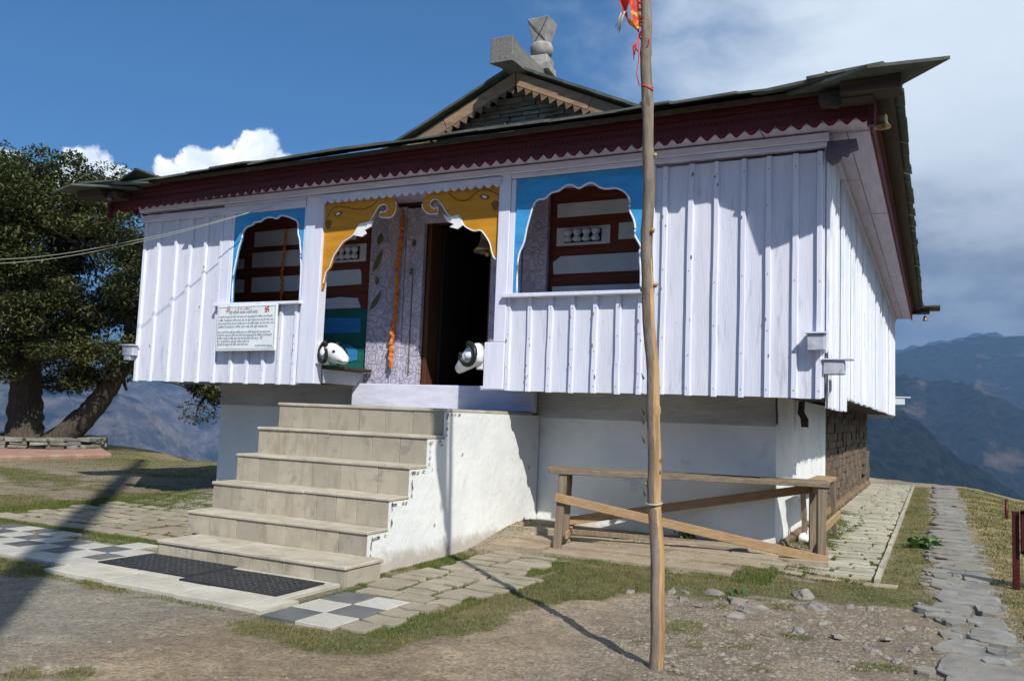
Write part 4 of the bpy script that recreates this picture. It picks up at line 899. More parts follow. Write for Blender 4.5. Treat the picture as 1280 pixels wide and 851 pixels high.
# ram heads on either side of the doorway
def ram(at, rz, tilt):
    M3 = Matrix.Translation(at) @ Euler((0, tilt, rz)).to_matrix().to_4x4()
    a = MB(); a.smooth = True
    secs = [(-.15, .08, .10, .02), (-.10, .09, .115, .02), (-.02, .095, .115, .012), (.06, .088, .10, -.005), (.12, .072, .082, -.022), (.17, .058, .066, -.038), (.205, .048, .05, -.048), (.222, .022, .026, -.052)]
    vs, fs = [], []; n = 12
    for (x, ry, rz_, zo) in secs:
        for k in range(n):
            an = 2 * math.pi * k / n; vs.append(M3 @ Vector((x, ry * math.cos(an), zo + rz_ * math.sin(an))))
    for i in range(len(secs) - 1):
        for k in range(n): fs.append((i * n + k, i * n + (k + 1) % n, (i + 1) * n + (k + 1) % n, (i + 1) * n + k))
    fs += [tuple(range(n))[::-1], tuple(range((len(secs) - 1) * n, len(secs) * n))]
    a.add(vs, fs); a.smooth = False
    o = part(a, 'ram_head', M['white'])
    for s in (-1, 1):
        h = MB(); pts, rad = [], []
        for i in range(26):
            t = i / 25; an = 1.7 + t * 5.2; r_ = .125 * (1 - .30 * t)
            pts.append(M3 @ Vector((-.06 + math.cos(an) * r_ * .85, s * (.085 + .06 * t), .005 + math.sin(an) * r_))); rad.append(.030 * (1 - .45 * t) + .003)
        h.tube(pts, rad, 8); part(h, 'horn', M['black'], parent=o)
        e = MB(); e.smooth = True; e.blob(M3 @ Vector((.075, s * .082, .035)), (.024, .010, .014), 1, 0, 8, 6); part(e, 'eye', M['black'], parent=o)
        e = MB(); e.smooth = True; e.blob(M3 @ Vector((-.075, s * .115, .0)), (.05, .015, .035), 2, .1, 8, 6); part(e, 'ear', M['white'], parent=o)
    m_ = MB(); m_.tube([M3 @ Vector((.13, -.066, -.066)), M3 @ Vector((.18, -.054, -.076)), M3 @ Vector((.22, -.02, -.078)), M3 @ Vector((.22, .02, -.078))], .005, 5); part(m_, 'mouth', M['black'], parent=o)
    return o
ram((-6.20, 7.74, 1.905), -.25, .06)
a = MB(); a.box(-6.424, -6.32, 7.66, 7.80, 1.79, 2.03); part(a, 'ram_block', M['white'], .008)
ram((-4.36, 7.68, 1.865), math.pi - .25, .32)
a = MB(); a.box(-4.29, -4.192, 7.67, 7.80, 1.75, 1.965); part(a, 'ram_block', M['white'], .008)

def gz(x, y): return float(ground_z(np.array([float(x)]), np.array([float(y)]))[0])
# ------------------------------------------------------------------ staircase
S = tag(empty('staircase', (-5, 6.8, 0)), 'six broad stone tiled steps leading up to the temple doorway', 'stairs')
SP = Matrix.Translation((-5, 6.8, 0)).inverted()
def spart(mb, name, m, bevel=0.0, parent=None):
    o = mb.build(name, m, None, bevel); o.parent = parent or S
    if parent is None: o.matrix_parent_inverse = SP
    return o
fr = [5.08, 5.52, 5.79, 6.07, 6.33, 6.60]; tz = [.14, .335, .575, .825, 1.08, 1.325]
sx0, sx1 = -5.96, -4.0
for i, (y0, z1) in enumerate(zip(fr, tz)):
    z0 = -.15 if i == 0 else tz[i - 1]; xl, xr = (sx0, sx1)
    if i == 0: xl, xr = -5.80, -3.86
    yb = fr[i + 1] + .0 if i < 5 else 8.465
    r = MB(); x = xl; ntile = random.choice((6, 7, 7)); wid = [random.uniform(.7, 1.3) for _ in range(ntile)]; sw_ = sum(wid)
    for q in wid:
        x2 = x + (xr - xl) * q / sw_; r.box(x + .0025, x2 - .0025, y0 + random.uniform(-.002, .002), y0 + .03, z0, z1 - .03); x = x2
    if i == 0: r.box(xr - .03, xr, y0 + .032, yb, z0, z1 - .03); r.box(xl, xl + .03, y0 + .032, yb, z0, z1 - .03)
    else: r.box(xl, xl + .03, y0 + .032, yb, z0 if i else -.15, z1 - .03)
    o = spart(r, 'step', M['tile'], .002)
    t = MB(); x = xl - .012
    for q in ((.38, .62), (1.0,), (.55, .45), (1.0,), (.45, .55), (1.0,))[i]:
        x2 = x + (xr + .024 - xl) * q; t.box(x + .001, x2 - .001, y0 - .014, yb + (.03 if i < 5 else 0), z1 - .028, z1, .002); x = x2
    spart(t, 'tread', M['tread'], .006, parent=o)
co = MB(); co.box(sx0 + .03, sx1 - .02, 5.56, 8.64, -.2, .30)
for i in range(1, 6): co.box(sx0 + .03, sx1 - .02, fr[i] + .032, 8.64, tz[i - 1] - .1, tz[i] - .03)
spart(co, 'core', M['mud'])
sw2 = MB(); prof = [(5.53, -.2)]
for i in range(1, 6): prof += [(fr[i] + .005, tz[i - 1] - (.0 if i > 1 else .0)), (fr[i] + .005 + random.uniform(-.008, .008), tz[i] - .032)]
prof += [(8.63, 1.295), (8.63, -.2)]
# the plastered flank: strips, each with its own uneven top edge
sw2.smooth = False
ys = sorted(set([5.53] + [f for f in fr[1:]] + [f - .002 for f in fr[2:]] + ls(5.6, 8.63, 30)))
def topz(y):
    z = -.2
    for i in range(1, 6):
        if y >= fr[i]: z = tz[i] - .031
    return z
for a_, b_ in zip(ys[:-1], ys[1:]):
    zt = topz((a_ + b_) / 2)
    if zt < 0: continue
    n = 8; vs = []
    for y in (a_, b_):
        for k in range(n + 1):
            zz = -.15 + (zt + .15) * k / n
            vs.append((-3.978 + .012 * (float(fbm(np.float64(y * 2.2), np.float64(zz * 2.2), 4, 3)) - .5) - .004, y, zz))
    fs = [(k, n + 1 + k, n + 2 + k, k + 1) for k in range(n)]
    sw2.smooth = True; sw2.add(vs, fs); sw2.smooth = False
    sw2.add([(-3.985, a_, zt), (-3.985, b_, zt), (-4.0, b_, zt), (-4.0, a_, zt)], [(0, 1, 2, 3)])
for i in range(1, 6): sw2.box(-4.0, -3.983, fr[i] - .0005, fr[i] + .004, (tz[i - 1] if i > 1 else -.1) - .03, tz[i] - .033)
SW = spart(sw2, 'side_wall', M['plaster'])
ch = MB()
def chip(y, z, ry, rz_):
    n = 9; ch.add([(-3.9705, y + ry * random.uniform(.45, 1.1) * math.cos(a), z + rz_ * random.uniform(.45, 1.1) * math.sin(a)) for a in [i * 2 * math.pi / n for i in range(n)]], [tuple(range(n))])
for i in range(1, 6):
    for k in range(11): chip(fr[i] + .008 + abs(random.gauss(0, .010)), random.uniform(tz[i - 1], tz[i] - .04), random.uniform(.003, .013), random.uniform(.006, .03))
    for k in range(4): chip(random.uniform(fr[i], fr[i] + .25), tz[i] - .045 - abs(random.gauss(0, .008)), random.uniform(.012, .04), random.uniform(.005, .014))
for k in range(4): y_ = random.uniform(5.7, 8.5); chip(y_, random.uniform(.1, max(.2, topz(y_) - .15)), random.uniform(.005, .02), random.uniform(.006, .03))
spart(ch, 'broken_patches', M['chip'], parent=SW)['kind'] = 'stuff'

# ------------------------------------------------------------------ paving
def slabs(mb, poly_pts, z0, z1, j=.004):
    n = len(poly_pts); zt = z1 + random.uniform(-j, j); tl = random.uniform(-j, j)
    c = Vector((sum(p[0] for p in poly_pts) / n, sum(p[1] for p in poly_pts) / n))
    top = [(p[0], p[1], zt + tl * (1 if i % 2 else -1)) for i, p in enumerate(poly_pts)]
    ins = [(c.x + (p[0] - c.x) * .965, c.y + (p[1] - c.y) * .965, q[2] + .004) for p, q in zip(poly_pts, top)]
    bot = [(p[0], p[1], z0) for p in poly_pts]
    mb.add(bot + top + ins, [(i, (i + 1) % n, n + (i + 1) % n, n + i) for i in range(n)] + [(n + i, n + (i + 1) % n, 2 * n + (i + 1) % n, 2 * n + i) for i in range(n)] + [tuple(range(2 * n, 3 * n))])
def jq(x0, x1, y0, y1, j): return [(x + random.uniform(-j, j), y + random.uniform(-j, j)) for x, y in ((x0, y0), ((x0 + x1) / 2, y0), (x1, y0), (x1, (y0 + y1) / 2), (x1, y1), ((x0 + x1) / 2, y1), (x0, y1))]
STONES = []                                    # foot prints, so that grass grows only between stones
# side walk of narrow slates
pv = MB(); y = 7.92
while y < 21.5:
    d = random.uniform(.13, .19); x = -1.36 if y > 8.6 else -1.9 + random.uniform(-.1, .1)
    while x < -.5:
        wd = random.uniform(.26, .5); x2 = min(x + wd, -.475)
        if x2 - x > .08:
            q = jq(x + .016, x2 - .016, y + .018, y + d - .018, .011); slabs(pv, q, -.1, max(gz(x, y), .0) * .2 + .012 + (.05 if False else 0)); STONES.append(q)
        x = x2
    y += d
tag(pv.build('side_walk', M['paver']), 'pale slate walk along the side of the temple', kind='structure')
kb = MB(); y = 7.9
while y < 21.5:
    L = random.uniform(.4, .8); kb.box(-.468, -.425, y, y + L - .01, -.1, .035 + random.uniform(-.006, .006), .004); y += L
tag(kb.build('walk_edging', M['paver']), 'thin stone edging of the side walk', kind='structure')
# larger slabs before the plinth
pv = MB(); y = 7.28
for row, d in enumerate((.30, .30, .27, .25)):
    x = -3.9 + random.uniform(-.1, .1); xe = -1.95 if row < 2 else -1.5
    while x < xe:
        wd = random.uniform(.35, .7); q = jq(x + .01, x + wd - .01, y + .012, y + d - .01, .014); slabs(pv, q, -.1, gz(x + wd / 2, y + d / 2) + (.002 if x < -2.6 else .008), .003); STONES.append(q); x += wd
    y += d
y = 7.62
for d in (.15, .16):
    x = -1.9
    while x < -.6:
        wd = random.uniform(.25, .45); q = jq(x + .012, x + wd - .012, y + .012, y + d - .01, .01); slabs(pv, q, -.1, gz(x + wd / 2, y) + .016); STONES.append(q); x += wd
    y += d
tag(pv.build('front_paving', mat('earthy_paver', (.30, .26, .19), (.38, .335, .26), 3, 8, tint=(.31, .25, .175), tamt=.8, dirt=((.27, .20, .13), 3, .42, .62, .8, (1, 1, 1)), rough=.9, bump=.4, bs=18)), 'worn stone slabs before the plinth', kind='structure')
# stones beside the stair
pv = MB(); y = 5.32
while y < 7.1:
    d = random.uniform(.15, .22); x = -3.86 + random.uniform(0, .06) + (.0 if y < 6 else .12)
    while x < -3.02 - (y - 5.3) * .02:
        wd = random.uniform(.26, .42); q = jq(x + .025, x + wd - .022, y + .024, y + d - .02, .022); slabs(pv, q, -.1, gz(x, y) + .008); STONES.append(q); x += wd
    y += d
for (x0, x1, y0, y1) in ((-3.17, -2.97, 4.12, 4.30), (-3.16, -2.93, 4.34, 4.50), (-3.165, -2.98, 4.54, 4.72), (-3.16, -2.95, 4.75, 4.92), (-3.68, -3.40, 4.98, 5.14), (-3.36, -3.12, 4.97, 5.13), (-3.08, -2.92, 4.99, 5.14), (-3.74, -3.5, 5.17, 5.32), (-3.45, -3.2, 5.17, 5.31), (-3.16, -2.95, 5.18, 5.32)):
    q = jq(x0, x1, y0, y1, .012); slabs(pv, q, -.1, .006); STONES.append(q)
tag(pv.build('stair_side_paving', M['paver_grey']), 'uneven stone paving with grass joints beside the steps', kind='structure')
pv = MB(); y = 5.62; r_ = 0
while y < 8.3:
    d = random.uniform(.20, .28); x = -9.1 - (y - 5.6) * .1 + (r_ % 2) * .16
    while x < -6.05:
        wd = random.uniform(.26, .46); q = jq(x + .028, x + wd - .028, y + .028, y + d - .028, .03)
        if x + wd < -5.97: slabs(pv, q, -.1, .008); STONES.append(q)
        x += wd
    y += d; r_ += 1
tag(pv.build('left_paving', M['paver_grey']), 'rough stone paving with grass joints left of the steps', kind='structure')
# chequer of white and slate tiles
cw, cb = MB(), MB(); ts = .262
def tilecell(mb, x, y, s=ts):
    q = jq(x + .003, x + s - .003, y + .003, y + s - .003, .003); slabs(mb, q, -.05, .003, .0012); STONES.append(q)
for i in range(13):
    for j in range(4):
        x = -5.97 - ts * (i + 1); y = 4.41 + ts * j
        if j == 0 and i > 4: continue
        if j == 3 and random.random() < .35: continue
        tilecell(cb if (i + j) % 2 == (1 if j else 0) and j > 0 else cw, x, y)
for i in range(2):
    for j in range(3): tilecell(cb if (i + j) % 2 == 0 else cw, -3.735 + .275 * i, 4.08 + .285 * j, .278)
tag(cw.build('white_tiles', M['tileW']), 'white marble squares of the chequered pavement', kind='structure'); tag(cb.build('dark_tiles', M['tileB']), 'slate squares of the chequered pavement', kind='structure')
kb = MB(); x = -5.96
while x < -3.78:
    wd = min(random.uniform(.5, .85), -3.76 - x); q = jq(x + .003, x + wd - .003, 4.17 + (x + 5.96) * -.02, 4.47, .006); slabs(kb, q, -.1, .014, .002); STONES.append(q); x += wd
for y0, y1 in ((4.475, 4.8), (4.8, 5.08)):
    for x0, x1 in ((-5.96, -5.4), (-5.4, -4.6), (-4.6, -3.9)): q = jq(x0 + .003, x1 - .003, y0 + .003, y1 - .003, .002); slabs(kb, q, -.1, .012, .001); STONES.append(q)
tag(kb.build('kerb_slabs', M['kerb']), 'pale worn slabs at the foot of the steps', kind='structure')

# flagstone path on the valley side
fp = MB(); y = 3.9
def flag(cx, cy, rx, ry, z, th):
    n = random.randint(6, 9); an = sorted([i * 2 * math.pi / n + random.uniform(-.22, .22) for i in range(n)])
    q = [(cx + rx * (abs(math.cos(a)) ** .7) * math.copysign(1, math.cos(a)) * random.uniform(.85, 1.08), cy + ry * (abs(math.sin(a)) ** .7) * math.copysign(1, math.sin(a)) * random.uniform(.85, 1.08)) for a in an]
    slabs(fp, q, z - th - .06, z, .008); STONES.append(q)
while y < 21.8:
    ry = random.uniform(.10, .20) if y > 9 else random.uniform(.16, .34)
    x0, x1 = (-.04, .38) if y > 9 else (-.03 + (.05 if y < 6 else 0), .43)
    if y < 9 and random.random() < .45:
        xm = random.uniform(.12, .26); zz = gz(.2, y) + random.uniform(.008, .035)
        flag((x0 + xm) / 2, y + ry, (xm - x0) / 2, ry, zz, .03); flag((xm + x1) / 2 + .01, y + ry + random.uniform(-.04, .04), (x1 - xm) / 2, ry * .95, gz(.2, y) + random.uniform(.008, .035), .03)
    else:
        flag((x0 + x1) / 2 + random.uniform(-.03, .03), y + ry, (x1 - x0) / 2 + random.uniform(0, .05), ry, gz(.2, y) + random.uniform(.008, .035), .03)
    y += 2 * ry + random.uniform(-.06, -.01)
for k in range(150):
    yy = 3.9 + 14 * random.random() ** 1.6; flag(random.uniform(-.06, .42), yy, random.uniform(.04, .13), random.uniform(.03, .09), gz(.2, yy) + random.uniform(.0, .035), .02)
tag(fp.build('stone_path', M['flag_stone']), 'grey flagstone path along the valley edge', kind='structure')

# terrace below the tree
te = MB(); tp_ = [(-18.6, 7.8), (-16.4, 10.3), (-16.2, 12.75), (-20.5, 15.5), (-24, 14.5), (-26, 9)]
n = len(tp_); te.add([(x, y, -.4) for x, y in tp_] + [(x, y, .09) for x, y in tp_], [(i, (i + 1) % n, n + (i + 1) % n, n + i) for i in range(n)] + [tuple(range(n, 2 * n))])
tag(te.build('terrace', M['terr'], None, .03), 'low brick-red terrace under the great tree', kind='structure')

# ------------------------------------------------------------------ things around the temple
def thing(name, loc, label, cat, group=None): return tag(empty(name, loc), label, cat, group)
def put(mb, name, m, root, bevel=0.0, parent=None):
    o = mb.build(name, m, None, bevel); o.parent = parent or root
    if parent is None: o.matrix_parent_inverse = Matrix.Translation(root.location).inverted()
    return o

# the slender flag pole in front: bark on it, stripped to bare wood down one side
k_ = 4.38 / 4.48
pole_pts = [(-1.332, -.12), (-1.336, .05), (-1.353, .546), (-1.37, .972), (-1.395, 1.626), (-1.423, 2.165), (-1.445, 2.763), (-1.466, 3.234), (-1.487, 3.571), (-1.506, 3.816), (-1.535, 4.35), (-1.56, 4.8)]
pole_pts = [(x * k_, z if z < .1 else 1.3 + (z - 1.3) * k_) for x, z in pole_pts]
def pole_at(z):
    for (xa, za), (xb, zb) in zip(pole_pts[:-1], pole_pts[1:]):
        if za <= z <= zb: return xa + (xb - xa) * (z - za) / (zb - za)
    return pole_pts[-1][0]
pr = thing('flag_pole', (-1.3, 4.38, 0), 'slender bark covered wooden pole with one stripped side, planted before the temple', 'pole')
pm = MB(); nseg, nr = 150, 20; vs = []; fs = []; mis = []
knots = [.95, 1.35, 2.02, 2.32, 2.75, 3.05, 3.35]
zs = ls(-.12, 4.75, nseg)
for i, z in enumerate(zs):
    x = pole_at(z); r0 = .038 - .0026 * z if z < 3 else .032 - .0045 * (z - 3)
    kn = sum(math.exp(-((z - q) / .02) ** 2) for q in knots)
    x += .010 * math.sin(z * 2.1) + .006 * math.sin(z * 5.3) + .003 * math.sin(z * 13)
    for k in range(nr):
        a = 2 * math.pi * k / nr
        r = r0 * (1 + .04 * math.sin(3 * a + z * 2) + random.uniform(-.025, .025) + .22 * kn * (.6 + .4 * math.cos(a - z * 9)))
        vs.append((x + r * math.cos(a), 4.38 + .006 * math.sin(z * 3.1) + r * math.sin(a), z))
b0 = len(pm.v); pm.v.extend(vs)
for i in range(nseg - 1):
    z = zs[i]
    for k in range(nr):
        a = 2 * math.pi * (k + .5) / nr
        ad = abs((a - (5.80 + .12 * math.sin(z * 4))  + math.pi) % (2 * math.pi) - math.pi)      # faces the camera, right of centre
        wid = .60 * (1 if z < 1.85 else max(0, 1 - (z - 1.85) / .35)) + .12 * (vnoise(np.float64(z * 14), np.float64(k * .0), 3) - .5)
        wl = abs((a - 3.75 + math.pi) % (2 * math.pi) - math.pi); strip2 = z < 1.25 and wl < .16 + .14 * math.sin(z * 11)
        pm.mi = 1 if (ad < wid and z < 2.15) or strip2 else 0
        pm.smooth = True; pm.tint = float(vnoise(np.float64(z * 6), np.float64(k * .5), 8))
        pm.face([b0 + i * nr + k, b0 + i * nr + (k + 1) % nr, b0 + (i + 1) * nr + (k + 1) % nr, b0 + (i + 1) * nr + k])
put(pm, 'pole', [M['bark'], M['barewood']], pr)
for q, a in ((2.02, 6.0), (2.32, 5.6), (1.35, 5.9), (2.75, .2), (.95, 3.4), (3.05, 3.0)):
    ks = MB(); ks.tube([(pole_at(q) + math.cos(a) * .028, 4.38 + math.sin(a) * .028, q), (pole_at(q) + math.cos(a) * .046, 4.38 + math.sin(a) * .046, q + .012)], [.012, .009], 8); put(ks, 'cut_knot', M['barewood'], pr)

for q in (1.28, 1.33, 1.18, 1.08, 1.02, .9, 1.52, 2.0):
    d = random.uniform(.012, .028); a = random.choice((3.2, 3.4, 3.0, 6.1)); x = pole_at(q) + math.cos(a) * .036
    sp = MB(); sp.add([(x, 4.36, q), (x + math.cos(a) * d, 4.355, q + d * 1.4), (x + math.cos(a) * d * .6, 4.37, q - .012)], [(0, 1, 2)]); put(sp, 'bark_splinter', M['bark'], pr)
tb = MB(); tb.tube([(pole_at(.86) + math.cos(a) * .043, 4.38 + math.sin(a) * .043, .86 + .006 * math.sin(a)) for a in ls(0, 6.28, 24)], .004, 5); put(tb, 'wire_tie', M['wire'], pr)

fl = thing('prayer_flag', (-1.5, 4.38, 3.5), 'red and gold cloth flag knotted to the top of the slender wooden pole', 'flag')
fm = MB(); nu, nv = 16, 34; vs = []
for j in range(nv + 1):
    t = j / nv; z = 3.50 + t * 1.05
    wd = float(np.interp(z, [3.50, 3.54, 3.57, 3.64, 3.75, 3.9, 4.6], [.015, .05, .095, .10, .165, .21, .26]))
    for i in range(nu + 1):
        s_ = i / nu; xx = pole_at(z) - .02 - wd * s_
        vs.append((xx, 4.37 + .030 * math.sin(s_ * 9 + t * 7) * (s_ + .2) - .02, z + .04 * math.sin(s_ * 5 + 1) * s_ + .02 * s_ - .03 * math.sin(s_ * 3.1) * (1 - t)))
fm.smooth = True; b_ = len(fm.v); fm.v.extend(vs)
for j in range(nv):
    for i in range(nu):
        if j < 7 and 6 < i < 12 and 1 < j < 5: continue
        fm.face([b_ + j * (nu + 1) + i, b_ + j * (nu + 1) + i + 1, b_ + (j + 1) * (nu + 1) + i + 1, b_ + (j + 1) * (nu + 1) + i])
put(fm, 'cloth', M['cloth'], fl)
th_ = MB()
for z0, turns, r_ in ((3.46, 2, .033), (3.53, 3, .032), (3.62, 2, .031), (3.14, 1, .034)):
    pts = [(pole_at(z0) + math.cos(a) * r_, 4.38 + math.sin(a) * r_, z0 + .025 * math.sin(a * .7 + z0 * 30) + a * .001) for a in ls(0, 6.28 * turns, 14 * turns)]
    th_.tube(pts, .0045, 5)
for k in range(6):
    x = pole_at(3.42) + random.choice((-1, -1, 1)) * .034; th_.tube([(x, 4.35, 3.42), (x + random.uniform(-.03, .0), 4.34, 3.38), (x + random.uniform(-.04, .01), 4.345, 3.33 + random.uniform(-.03, .03))], .003, 4)
th_.tube([(pole_at(3.15) - .035, 4.35, 3.15), (pole_at(3.2) - .05, 4.35, 3.22), (pole_at(3.2) - .04, 4.35, 3.3), (pole_at(3.45) - .03, 4.35, 3.45)], .003, 4)
put(th_, 'threads', M['thread'], fl)
ts_ = MB()
for k in range(10):
    x = pole_at(3.55) - .105 - .003 * k * random.random(); ts_.tube([(x, 4.35, 3.60), (x - .015, 4.35, 3.56), (x - .02 - .02 * random.random(), 4.355, 3.50 + random.uniform(-.02, .02))], .0025, 4)
put(ts_, 'tassel', mat('tassel_thread', (.45, .40, .28), rough=.8, bump=0), fl)

# trestle bench of planks
bn = thing('plank_bench', (-2.3, 8.4, 0), 'long weathered plank bench with crossed brown braces before the plinth', 'bench')
gL, gR = gz(-3.3, 7.95), gz(-1.0, 8.97)
A0, A1 = Vector((-3.33, 7.50, .775)), Vector((-.86, 8.30, .765))
ax_ = (A1 - A0).normalized(); nrm = Vector((-ax_.y, ax_.x, 0))
for off, w_, e0, e1 in ((.0, .15, 0, -.02), (.155, .14, -.03, .0), (.30, .15, -.06, .05)):
    t_ = MB(); p0 = A0 + nrm * (off + .075) + ax_ * e0; p1 = A1 + nrm * (off + .075) + ax_ * e1
    t_.bar(p0 + Vector((0, 0, -.006 + random.uniform(-.003, .003))), p1 - Vector((0, 0, .006)), .048, w_, (0, 0, 1), .003); put(t_, 'top_plank', M['bench'], bn, .004)
def leg(mb, p, q, w_=.075, t_=.06): mb.bar(p, q, w_, t_, tuple(ax_), .002)
LF0, LB0 = A0 + ax_ * .13 + nrm * .05, A0 + ax_ * .15 + nrm * .42
LF1, LB1 = A1 - ax_ * .07 + nrm * .05, A1 - ax_ * .07 + nrm * .42
for p_, lean in ((LF0, -.04), (LB0, -.02), (LF1, .0), (LB1, .0)):
    l_ = MB(); g_ = gz(p_.x, p_.y); q_ = p_ + ax_ * lean; l_.bar((p_.x, p_.y, .75), (q_.x, q_.y, g_ - .04), .078, .058, tuple(ax_), .003); put(l_, 'leg', M['leg'], bn, .005)
br = MB(); p = A0 + ax_ * .06 - nrm * .0; q = A1 - ax_ * .02 - nrm * .0; br.bar((p.x, p.y, .52), (q.x, q.y, .075), .088, .024, (0, 0, 1), .003); put(br, 'brace', M['brace'], bn, .004)
br = MB(); p = A0 + ax_ * .12 + nrm * .455; q = A1 - ax_ * .1 + nrm * .455; br.bar((p.x, p.y, .24), (q.x, q.y, .69), .085, .024, (0, 0, 1), .003); put(br, 'brace', M['brace'], bn, .004)
for a_, b_ in ((LF0, LB0), (LF1, LB1)):
    br = MB(); br.bar((a_.x, a_.y, .70), (b_.x, b_.y, .70), .08, .03, (0, 0, 1), .003); put(br, 'cross_rail', M['brace'], bn, .004)
    br = MB(); br.bar((a_.x + .05, a_.y, .16), (b_.x + .05, b_.y, .17), .07, .028, (0, 0, 1), .003); put(br, 'cross_rail', M['brace'], bn, .004)
br = MB(); br.bar((LB0.x, LB0.y + .06, gz(-3.3, 8.1) + .035), (LB1.x, LB1.y - .05, gz(-1.1, 8.7) + .04), .05, .03); put(br, 'floor_rail', M['leg'], bn, .004)

b2 = thing('low_bench', (-1.1, 9.8, 0), 'second rough plank bench standing along the plinth side behind the first', 'bench')
t_ = MB(); t_.obox((-1.14, 9.85, .70), (.22, 1.5, .035), (.0, .05, .0), .004); put(t_, 'top_plank', M['brace'], b2, .004)
for (x, y) in ((-1.24, 9.3), (-1.06, 9.3), (-1.24, 10.4), (-1.06, 10.4)):
    l_ = MB(); l_.bar((x, y, .68), (x + .02, y + .16, -.02), .05, .04, (1, 0, 0), .003); put(l_, 'leg', M['leg'], b2, .004)
l_ = MB(); l_.bar((-1.03, 9.2, .24), (-1.03, 10.9, .26), .09, .028, (0, 0, 1), .003); put(l_, 'side_rail', M['brace'], b2, .004)
bg = MB(); bg.smooth = True; bg.blob((-1.28, 9.6, .56), (.07, .13, .05), 5, .3, 14, 9)
tag(bg.build('wrapped_bundle', M['bag']), 'white wrapped bundle tucked under the second bench top', 'bundle')
bg = MB(); bg.smooth = True; bg.blob((-1.19, 9.45, .12), (.085, .16, .085), 8, .35, 16, 10)
tag(bg.build('plastic_bag', M['bag']), 'crumpled white and red plastic bag lying on the side walk', 'bag')

# notice board under the left window
nb = thing('notice_board', (-7.46, 7.62, 2.2), 'white Hindi notice board hung under the left window', 'notice board')
p_ = MB(); bx = [(-7.93, 1.93), (-7.945, 2.488), (-6.985, 2.497), (-6.98, 1.94)]
p_.prism(bx, XZ(7.585), 0, .03); pn = put(p_, 'panel', M['board'], nb, .004)
e_ = MB()
for (a, b) in zip(bx, bx[1:] + bx[:1]):
    a2 = (a[0] * .965 - 7.46 * -.035 * -1 if False else -7.46 + (a[0] + 7.46) * .95, 2.215 + (a[1] - 2.215) * .92); b2_ = (-7.46 + (b[0] + 7.46) * .95, 2.215 + (b[1] - 2.215) * .92)
    e_.bar((a2[0], 7.584, a2[1]), (b2_[0], 7.584, b2_[1]), .006, .002, (0, 1, 0)) if False else e_.tube([(a2[0], 7.5848, a2[1]), (b2_[0], 7.5848, b2_[1])], .0025, 4)
put(e_, 'border_line', M['ink'], nb)
def text_mesh(s, size):
    cu = bpy.data.curves.new('lettering', 'FONT'); cu.body = s; cu.size = size; cu.resolution_u = 1
    o = bpy.data.objects.new('lettering', cu); COL.objects.link(o); dg = bpy.context.evaluated_depsgraph_get(); dg.update()
    me = bpy.data.meshes.new_from_object(o.evaluated_get(dg)); bpy.data.objects.remove(o); bpy.data.curves.remove(cu); return me
def lettering(lines, name, m):
    mb = MB()
    for s, x, z, wd, size in lines:
        me = text_mesh(s, size)
        if not len(me.vertices): bpy.data.meshes.remove(me); continue
        xs_ = [v.co.x for v in me.vertices]; k = wd / max(1e-3, max(xs_) - min(xs_)) if wd else 1; x_ = min(xs_)
        b = len(mb.v); mb.v.extend([(x + (v.co.x - x_) * k, 7.5835 - .0012, z + v.co.y + (x + (v.co.x - x_) * k + 7.46) * .006) for v in me.vertices])
        for pg in me.polygons: mb.face([b + i for i in pg.vertices])
        bpy.data.meshes.remove(me)
    put(mb, name, m, nb)
W1 = 'मन्दिर के दर्शन के लिए आने वाले सभी श्रद्धालुओं से निवेदन है कि मन्दिर'
W2 = 'परिसर में सफाई का विशेष ध्यान रखें और जूते चप्पल उतार कर ही भीतर आएं'
W3 = 'तथा शान्ति बनाए रखें इस पवित्र स्थान पर किसी प्रकार का नशा करना मना'
lettering([('श्री बिजली महादेव मन्दिर कमेटी', -7.74, 2.388, .46, .044), (W1, -7.90, 2.338, .86, .034), (W2, -7.905, 2.296, .88, .034), (W3, -7.905, 2.256, .89, .034), (W2[:52], -7.905, 2.216, .80, .034),
           (W3, -7.905, 2.15, .84, .034), (W1, -7.905, 2.112, .87, .034), (W2[:58], -7.905, 2.074, .66, .034), (W3[:40], -7.905, 2.036, .52, .034), (W1[:34], -7.905, 1.998, .50, .036), ('मन्दिर कमेटी कुल्लू', -7.29, 1.985, .27, .028)], 'lettering', M['ink'])
lettering([('ॐ', -7.80, 2.40, .075, .10), ('॥ ॐ नमः शिवाय ॥', -7.64, 2.432, .26, .036), ('श्री', -7.22, 2.078, .045, .036)], 'red_lettering', M['inkred'])
sw_ = MB(); cxx, czz, u_ = -7.135, 2.435, .0135
def bar2(x0, x1, z0, z1): sw_.box(cxx + x0 * u_, cxx + x1 * u_, 7.5815, 7.5835, czz + z0 * u_, czz + z1 * u_)
for q in ((-.45, .45, -2.5, 2.5), (-2.5, -.46, -.45, .45), (.46, 2.5, -.45, .45), (.46, 2.5, 1.6, 2.5), (-2.5, -.46, -2.5, -1.6), (-2.5, -1.6, .46, 2.5), (1.6, 2.5, -2.5, -.46)): bar2(*q)
put(sw_, 'temple_symbol', M['inkred'], nb)

